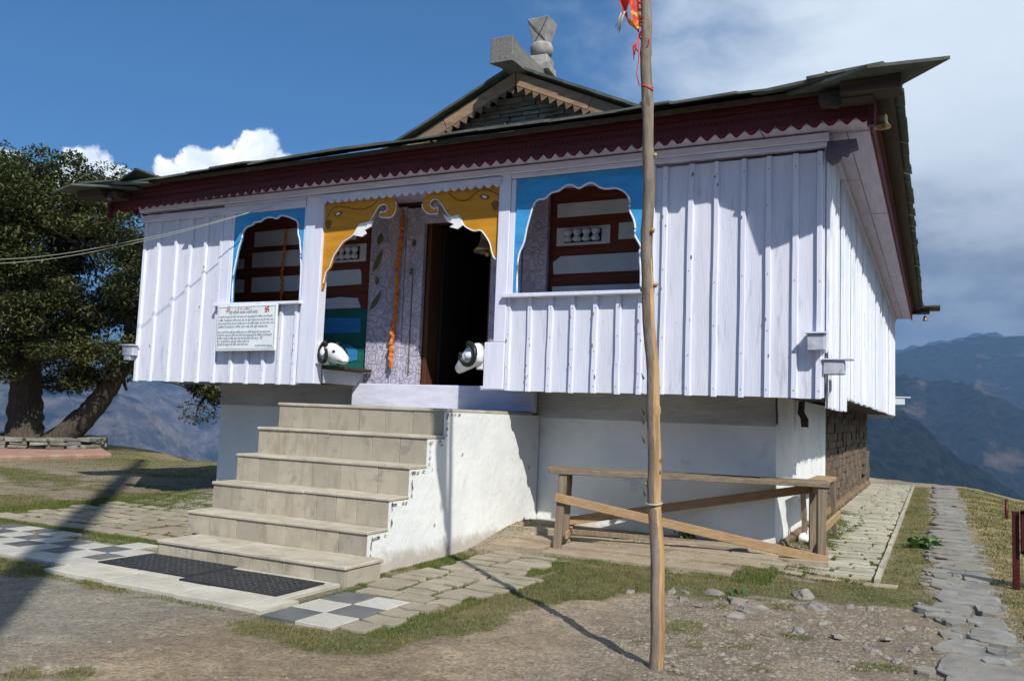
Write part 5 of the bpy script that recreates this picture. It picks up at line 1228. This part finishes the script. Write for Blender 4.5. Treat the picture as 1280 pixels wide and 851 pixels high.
# bells
def bell(at, s, label, chain=.12):
    b = thing('bell', at, label, 'bell'); x, y, z = at
    m_ = MB(); m_.lathe([(0, 0), (.03 * s, 0), (.05 * s, -.012 * s), (.055 * s, -.03 * s), (.058 * s, -.09 * s), (.07 * s, -.13 * s), (.10 * s, -.165 * s), (.105 * s, -.175 * s), (.09 * s, -.172 * s), (.05 * s, -.12 * s), (.04 * s, -.03 * s), (0, -.02 * s)], at, 18); put(m_, 'bell_body', M['brass'], b)
    c_ = MB(); n = max(2, int(chain / .03))
    for i in range(n):
        zc = z + .015 + i * .03; c_.tube([(x + math.cos(a) * .010 * (1 if i % 2 else .2), y + math.sin(a) * .010 * (0.2 if i % 2 else 1) , zc + math.sin(a) * .018) if i % 2 else (x, y + math.cos(a) * .010, zc + math.sin(a) * .018) for a in ls(0, 6.28, 9)], .0035, 5)
    put(c_, 'chain', M['darkwood'], b)
    k_2 = MB(); k_2.smooth = True; k_2.tube([(x, y, z - .03 * s), (x, y, z - .16 * s)], .006 * s, 6); k_2.blob((x, y, z - .18 * s), (.022 * s, .022 * s, .028 * s), 1, 0, 10, 7); put(k_2, 'clapper', M['brass'], b)
bell((-.37, 7.28, 3.85), .62, 'small brass bell hung under the right corner of the eaves', .14)
bell((-9.90, 7.28, 3.72), .62, 'small brass bell hung under the left corner of the eaves', .14)
bell((-4.335, 7.9, 3.30), 1.5, 'large dark brass bell hanging in the temple doorway', .5)
bell((-.2, 21.7, 3.95), .6, 'tiny far bell under the rear end of the long eaves', .1)

# marigold garlands
def garland(top, bot, n, label, r=.026):
    g = MB(); rr = random.Random(3)
    for i in range(n):
        t = i / (n - 1); p = Vector(top).lerp(Vector(bot), t) + Vector((.012 * math.sin(t * 13), 0, 0))
        g.blob(p + Vector((rr.uniform(-.008, .008), rr.uniform(-.008, .008), 0)), (r * rr.uniform(.8, 1.15),) * 3, i, .35, 7, 5)
    return tag(g.build('garland', M['marigold']), label, 'garland')
garland((-5.90, 8.52, 3.75), (-5.955, 8.50, 1.82), 78, 'long orange marigold garland hanging down the carved door frame')
garland((-7.84, 8.58, 3.66), (-7.85, 8.58, 2.1), 50, 'dark old garland hanging inside the left window', .018)

# rubber mats
def rmat(x0, x1, y0, y1, label):
    r_ = tag(empty('rubber_mat', ((x0 + x1) / 2, (y0 + y1) / 2, .02)), label, 'door mat')
    m_ = MB(); m_.prism(jq(x0, x1, y0, y1, .006), lambda u, v, q: (u, v, .018 + q), 0, .009); put(m_, 'mat_body', M['rubber'], r_)
    d_ = MB(); x = x0 + .05
    while x < x1 - .03:
        y = y0 + .04
        while y < y1 - .03:
            if random.random() < .85:
                q = random.uniform(.006, .0095); d_.add([(x - q, y, .0285), (x, y - q, .0285), (x + q, y, .0285), (x, y + q, .0285)], [(0, 1, 2, 3)])
            y += .055
        x += .06
    put(d_, 'studs', M['matdot'], r_)
rmat(-5.86, -4.90, 4.56, 5.07, 'black studded rubber mat at the left foot of the steps')
rmat(-4.87, -3.97, 4.47, 4.98, 'black studded rubber mat nearest the right corner of the steps')

def smooth3(P, k=8):
    P = [Vector(p) for p in P]; out = []
    for i in range(len(P) - 1):
        a, b, c, d = P[max(i - 1, 0)], P[i], P[i + 1], P[min(i + 2, len(P) - 1)]
        for j in range(k):
            t = j / k; out.append(.5 * ((2 * b) + (c - a) * t + (2 * a - 5 * b + 4 * c - d) * t * t + (3 * b - a - 3 * c + d) * t ** 3))
    return out + [P[-1]]
# electric wires to the left window and the rod they come from, far out of the picture
for k, (z0, lb) in enumerate(((3.80, 'upper thin wire running from the tree side to the left window'), (3.68, 'lower thin wire running from the tree side to the left window'))):
    w_ = MB(); dz_ = -.05 * k
    pts = smooth3([(-7.2, 7.62, 3.70), (-8.64, 7.0, 3.26 + dz_ * .6), (-10.3, 6.28, 2.95 + dz_), (-13.0, 5.12, 2.93 + dz_ * 1.5), (-17.5, 3.2, 3.3 + dz_ * 2), (-24, .4, 4.3 + dz_ * 2)])
    w_.tube(pts, .0034, 5); tag(w_.build('overhead_wire', M['wire']), lb, 'wire')

# red steel sign post at the valley edge
rp = thing('sign_post', (.6, 8.3, 0), 'dark red steel post carrying a red framed white board at the path edge', 'sign')
m_ = MB(); m_.box(.573, .625, 8.28, 8.33, gz(.6, 8.3) - .1, .655); put(m_, 'post', M['redpost'], rp, .004)
m_ = MB(); m_.box(.632, .72, 8.24, 8.30, .31, .665); m_.box(.632, 1.5, 8.24, 8.30, .63, .665); m_.box(.632, 1.5, 8.24, 8.30, .31, .34); put(m_, 'board_frame', M['redpost'], rp, .006)
m_ = MB(); m_.box(.70, 1.5, 8.245, 8.26, .34, .63); put(m_, 'board', M['board'], rp)
m_ = MB(); m_.box(1.45, 1.5, 8.28, 8.33, gz(1.4, 8.3) - .3, .655); put(m_, 'post', M['redpost'], rp, .004)
m_ = MB(); z_ = gz(.995, 15.5); m_.tube([(.995, 15.5, z_ - .2), (1.0, 15.5, .27)], .025, 8)
tag(m_.build('thin_post', M['redpost']), 'thin dark post standing on the far grassy slope edge', 'post')

# tall votive mast behind the photographer, whose long shadow lies on the left
tm = MB(); tm.tube([(.55, -2.0, -.2), (.5, -2.0, 8), (.55, -2.05, 15), (.5, -2, 21)], [.19, .175, .15, .11], 16)
tag(tm.build('tall_mast', M['greywood']), 'tall thick timber mast whose shadow crosses the paving', 'mast')

# fallen rocks in the bare ground
ROCKS = [(-2.06, 6.19, .071), (-1.79, 6.39, .091), (-1.69, 6.42, .082), (-1.66, 6.16, .087), (-1.51, 6.05, .085), (-1.5, 6.51, .164), (-1.28, 6.31, .176), (-1.14, 6.11, .204), (-1.21, 5.86, .131), (-.91, 6.87, .17), (-.87, 6.38, .106), (-.76, 6.52, .161), (-.67, 6.03, .1), (-.78, 5.72, .087), (-.54, 5.71, .079), (-.56, 6.69, .11), (-.42, 6.68, .091), (-1.69, 5.96, .051), (-.59, 5.13, .05), (-.55, 5.04, .042), (-.49, 5.14, .05), (-1.23, 4.52, .039), (-1.31, 4.30, .05), (-1.27, 4.47, .037), (-.33, 5.5, .09), (-.28, 5.85, .07), (-.15, 6.2, .1), (-.2, 5.35, .06), (-.12, 5.62, .085), (-.25, 6.6, .06), (-.1, 7.1, .07), (-.3, 4.75, .08)]
for i, (x, y, s_) in enumerate(ROCKS):
    m_ = MB(); hh = s_ * random.uniform(.16, .30)
    m_.blob((0, 0, 0), (s_ * .55, s_ * random.uniform(.35, .55), hh), 100 + i, .42, 8, 5)
    o = m_.build('rock', M['patina']); o.location = (x, y, gz(x, y) + hh * .05); o.rotation_euler = (random.uniform(-.3, .3), random.uniform(-.3, .3), random.uniform(0, 3))
    tag(o, 'loose grey angular rock half sunk in the bare stony ground', 'rock', 'loose rocks scattered in the bare ground')

# gravel
def scatter_chips(n, fn):
    V_, F_, T_ = [], [], []
    base = np.array([(-1, -1, -.4), (1, -.8, -.4), (.9, 1, -.4), (-.8, .9, -.4), (-.5, -.4, .5), (.5, -.5, .45), (.4, .5, .55), (-.5, .45, .4)])
    fcs = np.array([(4, 5, 6, 7), (0, 1, 5, 4), (1, 2, 6, 5), (2, 3, 7, 6), (3, 0, 4, 7)])
    P = fn(n); m = len(P); sz = np.exp(rng.normal(-5.15, .6, m)).clip(.0025, .026); a = rng.uniform(0, 6.28, m)
    v = base[None] * (1 + rng.uniform(-.35, .35, (m, 8, 3))) * sz[:, None, None] * np.stack([np.ones(m), rng.uniform(.5, 1, m), rng.uniform(.3, .7, m)], -1)[:, None]
    ca, sa = np.cos(a)[:, None], np.sin(a)[:, None]
    v = np.stack([v[..., 0] * ca - v[..., 1] * sa, v[..., 0] * sa + v[..., 1] * ca, v[..., 2]], -1)
    v[..., 0] += P[:, None, 0]; v[..., 1] += P[:, None, 1]; v[..., 2] += P[:, None, 2]
    f = (fcs[None] + 8 * np.arange(m)[:, None, None])
    return v.reshape(-1, 3), f.reshape(-1, 4), np.repeat(rng.uniform(0, 1, m), 5)
def raw_mesh(name, v, f, tint, m, smooth=False):
    k = f.shape[1]; me = bpy.data.meshes.new(name); me.vertices.add(len(v)); me.vertices.foreach_set('co', v.astype(np.float32).ravel())
    me.loops.add(f.size); me.loops.foreach_set('vertex_index', f.astype(np.int32).ravel()); me.polygons.add(len(f))
    me.polygons.foreach_set('loop_start', np.arange(0, f.size, k, dtype=np.int32)); me.polygons.foreach_set('loop_total', np.full(len(f), k, np.int32))
    a = me.attributes.new('tint', 'FLOAT', 'FACE'); a.data.foreach_set('value', tint.astype(np.float32)); me.materials.append(m); me.update(calc_edges=True)
    return link(bpy.data.objects.new(name, me))
def rough_at(X, Y):
    r_ = (fbm(X * 3.2, Y * 3.2, 4, 77) - .5) * .05 + (fbm(X * 14, Y * 14, 3, 5) - .5) * .014
    pv_ = sst(.25, 0, sdpoly([(-9.3, 4.2), (-2.9, 4.05), (-2.9, 8.7), (-.45, 7.85), (-.45, 21.8), (-9.3, 21.8)], X, Y))
    return ground_z(X, Y) + r_ * (1 - .9 * pv_) - .012 * pv_
def gpts(n):
    P = np.stack([rng.uniform(-6.6, .5, n), rng.uniform(2.3, 7.4, n)], -1)
    d = fbm(P[:, 0] * 1.3, P[:, 1] * 1.3, 4, 66) + .25 * sst(-2.6, -.6, P[:, 0]) - .30 * sst(-1.5, -2.8, P[:, 0])
    band = np.minimum(sdpoly(BAND, P[:, 0], P[:, 1]), sdpoly(STRIP, P[:, 0], P[:, 1]))
    keep = (rng.uniform(0, 1, n) < sst(.30, .80, d)) & (band > .02) & ((P[:, 0] > -2.9) | (P[:, 1] < 4.0))
    P = P[keep]; return np.concatenate([P, rough_at(P[:, 0], P[:, 1])[:, None]], -1)
v, f, t = scatter_chips(70000, gpts)
tag(raw_mesh('gravel', v, f, t, mat('gravel_chip', (.17, .145, .115), (.25, .215, .17), 6, 5, tint=(.30, .275, .24), tamt=.4, rough=.95, bump=0, spec=.1)), 'small grey stone chips strewn over the bare ground', kind='stuff')

# fallen petals by the steps
pt_ = MB()
for k in range(46):
    x, y = random.gauss(-6.25, .28), random.gauss(6.0, .25)
    if random.random() < .3: x, y = random.uniform(-7.8, -5.5), random.uniform(4.7, 6.6)
    if x > -6.0 and y > 5.0: continue
    s_ = random.uniform(.008, .02); z_ = .022; pt_.add([(x - s_, y, z_), (x, y - s_, z_ + .006), (x + s_, y, z_), (x, y + s_, z_ + .01)], [(0, 1, 2, 3)])
tag(pt_.build('petals', M['petal']), 'orange and yellow flower petals strewn beside the steps', kind='stuff')

# grass
def inside_stones(P):
    hit = np.zeros(len(P), bool)
    for q in STONES:
        a = np.array(q); x0, y0 = a.min(0); x1, y1 = a.max(0)
        w_ = np.where((P[:, 0] > x0) & (P[:, 0] < x1) & (P[:, 1] > y0) & (P[:, 1] < y1) & ~hit)[0]
        if len(w_): hit[w_[sdpoly(q, P[w_, 0], P[w_, 1]) < .004]] = True
    return hit
def blades(P, h, wd, lean=.5):
    m = len(P); a = rng.uniform(0, 6.28, m); hh = h * rng.uniform(.5, 1.3, m); ww = wd * rng.uniform(.7, 1.3, m)
    lx, ly = rng.normal(0, lean, m) * hh, rng.normal(0, lean, m) * hh
    dx_, dy_ = np.cos(a) * ww, np.sin(a) * ww
    z = P[:, 2] - .004
    v = np.stack([np.stack([P[:, 0] - dx_, P[:, 1] - dy_, z], -1), np.stack([P[:, 0] + dx_, P[:, 1] + dy_, z], -1), np.stack([P[:, 0] + lx, P[:, 1] + ly, z + hh], -1)], 1)
    return v.reshape(-1, 3), np.arange(3 * m).reshape(m, 3), rng.uniform(0, 1, m) ** 1.2
def grass_patch(x0, x1, y0, y1, dens, h, wd, gaps=False, thr=0.0):
    n = int((x1 - x0) * (y1 - y0) * dens); P = np.stack([rng.uniform(x0, x1, n), rng.uniform(y0, y1, n)], -1)
    g, dry, lawn = masks(P[:, 0], P[:, 1])
    pt2 = fbm(P[:, 0] * 4.5, P[:, 1] * 4.5, 4, 77); keep = rng.uniform(0, 1, n) < np.clip(g * 1.15 - .1, 0, 1) * (.25 + .75 * sst(.34, .56, pt2))
    P = P[keep]; P = P[~inside_stones(P)]
    P = np.concatenate([P, rough_at(P[:, 0], P[:, 1])[:, None]], -1)
    sc_ = np.clip(.75 + .6 * (fbm(P[:, 0] * 3, P[:, 1] * 3, 3, 8) - .3), .5, 1.4)
    return blades(P, h * sc_, wd)
def gap_grass(x0, x1, y0, y1, dens, h, wd, thr):
    n = int((x1 - x0) * (y1 - y0) * dens); P = np.stack([rng.uniform(x0, x1, n), rng.uniform(y0, y1, n)], -1)
    keep = fbm(P[:, 0] * 2.6, P[:, 1] * 2.6, 4, 51) > thr + rng.normal(0, .05, n)
    P = P[keep]; mossy = (fbm(P[:, 0] * 5, P[:, 1] * 5, 4, 19) > .56) & (rng.uniform(0, 1, len(P)) < .35); P = P[~inside_stones(P) | mossy]
    P = P[~((P[:, 0] > -5.98) & (P[:, 0] < -3.96) & (P[:, 1] > 5.05))]
    P = np.concatenate([P, rough_at(P[:, 0], P[:, 1])[:, None]], -1); P[:, 2] += .012 * (P[:, 0] > -1.5); return blades(P, h, wd)
sets = [grass_patch(-4.0, -2.0, 3.4, 7.6, 15000, .019, .0034), grass_patch(-2.1, .05, 5.6, 8.2, 13000, .018, .0034), grass_patch(-1.9, .0, 4.0, 5.8, 9000, .017, .0032),
        grass_patch(-.6, .0, 8.2, 21.6, 5200, .020, .005), grass_patch(.3, 3.2, 5.2, 10, 4600, .024, .005), grass_patch(.3, 4, 10, 22, 1900, .032, .008),
        grass_patch(-8.5, -4.6, 3.3, 4.45, 13000, .019, .0034), grass_patch(-20, -8.6, 5.4, 14.5, 1700, .022, .007), grass_patch(-16, -7.3, 5.4, 9.5, 1700, .020, .006), grass_patch(-5.2, -3.4, 2.3, 3.4, 6000, .022, .0034)]
joint = [gap_grass(-1.45, -.46, 7.6, 21.6, 15000, .018, .0045, .43), gap_grass(-3.95, -2.9, 5.2, 7.1, 20000, .022, .0036, .36), gap_grass(-3.95, -1.2, 7.1, 8.5, 9000, .018, .004, .52), gap_grass(-9.6, -6.0, 5.5, 8.4, 11000, .024, .005, .34), gap_grass(-3.8, -2.8, 4.1, 5.35, 18000, .018, .0036, .38),
         gap_grass(-6.1, -3.75, 4.05, 4.2, 9000, .018, .0036, .42), gap_grass(-9.2, -5.95, 5.3, 5.65, 9000, .02, .0045, .4)]
V_, F_, T_, b_ = [], [], [], 0
for v, f, t in sets: V_.append(v); F_.append(f + b_); T_.append(t); b_ += len(v)
V2, F2, T2, b2_ = [], [], [], 0
for v, f, t in joint: V2.append(v); F2.append(f + b2_); T2.append(t); b2_ += len(v)
tag(raw_mesh('joint_grass', np.concatenate(V2), np.concatenate(F2), np.concatenate(T2), M['moss']), 'green moss and grass in the paving joints', kind='stuff')
gr_ = raw_mesh('grass', np.concatenate(V_), np.concatenate(F_), np.concatenate(T_), M['grass'])
tag(gr_, 'short dry and green hill grass', kind='stuff')

# broad leaved weeds
def weed(cx_, cy_, n, L, label, grp=None):
    m_ = MB()
    for k in range(n):
        x = cx_ + random.gauss(0, L * .35); y = cy_ + random.gauss(0, L * .5)
        a = random.uniform(0, 6.28); el = random.uniform(.5, 1.4); l_ = L * random.uniform(.6, 1.1); wd = l_ * .16
        z0 = gz(x, y); d = Vector((math.cos(a), math.sin(a), 0)); sd = Vector((-d.y, d.x, 0)); pts = []
        for t in (0, .35, .7, 1):
            c = Vector((x, y, z0)) + d * l_ * t * math.cos(el) + Vector((0, 0, l_ * (math.sin(el) * t - .45 * t * t)))
            ww = wd * math.sin(math.pi * min(.95, t * .85 + .12)); pts.append((c - sd * ww, c + sd * ww))
        m_.add([p for q in pts for p in q], [(0, 1, 3, 2), (2, 3, 5, 4), (4, 5, 7, 6)])
    return tag(m_.build('weed', M['weed']), label, 'weed', grp)
weed(-.10, 10.7, 130, .20, 'bright green leafy weed clump growing beside the flagstone path'); weed(-2.25, 8.5, 26, .13, 'small grassy weed under the plank bench at the plinth foot'); weed(-1.36, 6.62, 20, .09, 'low green weed among the loose rocks behind the pole')

# the great tree, its dry stone ring, and a marker
tr = thing('tree', (-20.0, 13.2, 0), 'great dark broadleaf tree with two leaning trunks on the terrace', 'tree')
tk = MB()
def limb(p0, p1, r0, r1, n=9, bend=.3, sd=0):
    p0, p1 = Vector(p0), Vector(p1); rr = random.Random(sd); o1 = Vector((rr.uniform(-1, 1), rr.uniform(-1, 1), rr.uniform(-.3, .6))) * bend
    pts = [p0.lerp(p1, t) + o1 * math.sin(math.pi * t) for t in ls(0, 1, n)]
    tk.tube(smooth3(pts, 3), [(r0 + (r1 - r0) * t) * (1 + .35 * math.exp(-t * 9) * (r0 > .25)) for t in ls(0, 1, 3 * (n - 1) + 1)], 14, True, .11); return pts
limb((-19.95, 13.2, .0), (-20.25, 13.1, 3.2), .40, .30, 10, .12, 1); limb((-19.45, 13.5, .0), (-17.7, 14.2, 2.8), .30, .20, 10, .22, 2)
ends = []
for i, (a, b, r0) in enumerate([((-20.25, 13.1, 3.1), (-22.3, 11.0, 5.4), .2), ((-20.25, 13.1, 3.1), (-20.4, 12.6, 6.2), .22), ((-20.25, 13.1, 2.9), (-18.2, 13.0, 5.2), .17), ((-20.15, 13.1, 2.4), (-22.8, 13.6, 3.8), .15),
                              ((-17.7, 14.2, 2.7), (-16.0, 15.2, 3.6), .13), ((-17.7, 14.2, 2.7), (-17.4, 13.8, 4.6), .15), ((-17.9, 14.1, 2.5), (-16.9, 16.0, 1.75), .07), ((-20.2, 13.1, 2.7), (-19.6, 11.2, 4.4), .14), ((-20.35, 12.7, 5.2), (-18.8, 13.4, 6.2), .1)]):
    limb(a, b, r0, .05, 9, .35, 10 + i); ends.append(b)
for k in range(70):
    e = Vector(random.choice(ends)); d = Vector((random.gauss(0, .8), random.gauss(0, .8), random.gauss(-.15, .4))); limb(e - Vector((0, 0, .3)), e + d, .045, .012, 5, .15, 40 + k)
limb((-17.9, 14.1, 2.2), (-18.1, 14.5, 1.52), .07, .03, 6, .1, 300)
put(tk, 'trunk', M['treebark'], tr)
def leaves(n_cl, per, seed):
    r = np.random.default_rng(seed); C = []
    lobes = [((-20.9, 12.7, 5.4), (3.0, 2.4, 1.95)), ((-18.3, 13.4, 4.7), (2.3, 2.2, 2.0)), ((-23.2, 11.4, 4.6), (2.8, 2.6, 2.4)), ((-16.9, 15.0, 3.5), (1.5, 1.5, 1.3)), ((-19.9, 11.5, 3.8), (2.3, 1.5, 1.5)), ((-17.7, 13.7, 3.1), (1.3, 1.4, 1.0)), ((-19.3, 13.2, 6.1), (1.7, 1.6, 1.1)), ((-22.0, 14.1, 3.4), (2.4, 1.6, 1.5)),
             ((-18.6, 13.8, 2.3), (1.1, 1.0, .8)), ((-22.4, 11.6, 2.5), (1.6, 1.4, .9)), ((-16.95, 16.0, 1.62), (.55, .5, .36)), ((-19.3, 12.6, 2.5), (1.3, 1.0, .9)), ((-18.6, 13.2, 2.0), (1.0, .8, .6)), ((-20.6, 14.2, 2.2), (1.2, .8, .7)), ((-20.9, 12.4, 6.7), (1.5, 1.4, .8))]
    wts = np.array([a * b * c for _, (a, b, c) in lobes]); wts /= wts.sum()
    while len(C) < n_cl:
        k = r.choice(len(lobes), p=wts); c, rad = lobes[k]; d = r.normal(0, 1, 3); d /= np.linalg.norm(d); q = r.uniform(.35, 1.0) ** .5
        p = np.array(c) + d * np.array(rad) * q
        if p[2] < 1.35 + .15 * r.normal(): continue
        C.append(p)
    for q in range(11): C[q] = np.array((-16.95, 16.0, 1.66)) + r.normal(0, 1, 3) * np.array((.42, .3, .22))
    C = np.array(C); rad = r.uniform(.28, .62, n_cl)
    d = r.normal(0, 1, (n_cl, per, 3)); d /= np.linalg.norm(d, axis=-1, keepdims=True); q = r.uniform(.25, 1, (n_cl, per, 1)) ** .5
    P = (C[:, None] + d * q * rad[:, None, None] * np.array([1.15, 1.15, .72])).reshape(-1, 3); m = len(P)
    L = r.uniform(.038, .078, m); a = r.uniform(0, 6.28, m); el = r.normal(-.25, .5, m)
    u = np.stack([np.cos(a) * np.cos(el), np.sin(a) * np.cos(el), np.sin(el)], -1); s = np.stack([-np.sin(a), np.cos(a), r.normal(0, .45, m)], -1)
    s /= np.linalg.norm(s, axis=-1, keepdims=True)
    v = np.stack([P - u * L[:, None], P + s * L[:, None] * .42, P + u * L[:, None], P - s * L[:, None] * .42], 1).reshape(-1, 3)
    return v, np.arange(4 * m).reshape(m, 4), np.repeat(r.uniform(0, 1, n_cl) * .6, per) + r.uniform(0, .4, m)
v, f, t = leaves(700, 340, 4)
cr = raw_mesh('crown', v, f, t, M['leafm']); cr.parent = tr; cr.matrix_parent_inverse = Matrix.Translation(tr.location).inverted()
# one low bough reaching out behind the building
tr2 = MB(); 
dw_ = MB(); n_ = 0
for row in range(3):
    a = random.uniform(0, .4)
    while a < 6.28:
        st = random.uniform(.16, .30); r_ = 1.45 + random.uniform(-.05, .05); c = Vector((-19.8 + math.cos(a + st / 2) * r_ * 1.15, 13.2 + math.sin(a + st / 2) * r_, .13 + row * .082))
        dw_.obox(c, (.34, st * r_ * 1.0, .074), (random.uniform(-.05, .05), random.uniform(-.05, .05), a + st / 2), .012); a += st
tag(dw_.build('dry_stone_ring', M['stonewall'], None, .01), 'low dry stone ring wall around the foot of the great tree', 'wall')
mk = MB(); mk.tube([(-19.0, 13.95, .05), (-19.0, 13.95, .62)], .018, 6); tag(mk.build('thin_rod', M['greywood']), 'thin grey rod standing at the terrace edge near the tree', 'post')
mk = MB(); mk.blob((-18.9, 14.1, .18), (.045, .035, .085), 3, .35, 8, 6); tag(mk.build('red_bundle', M['maroon']), 'small red cloth bundle lying at the terrace edge', 'bundle')
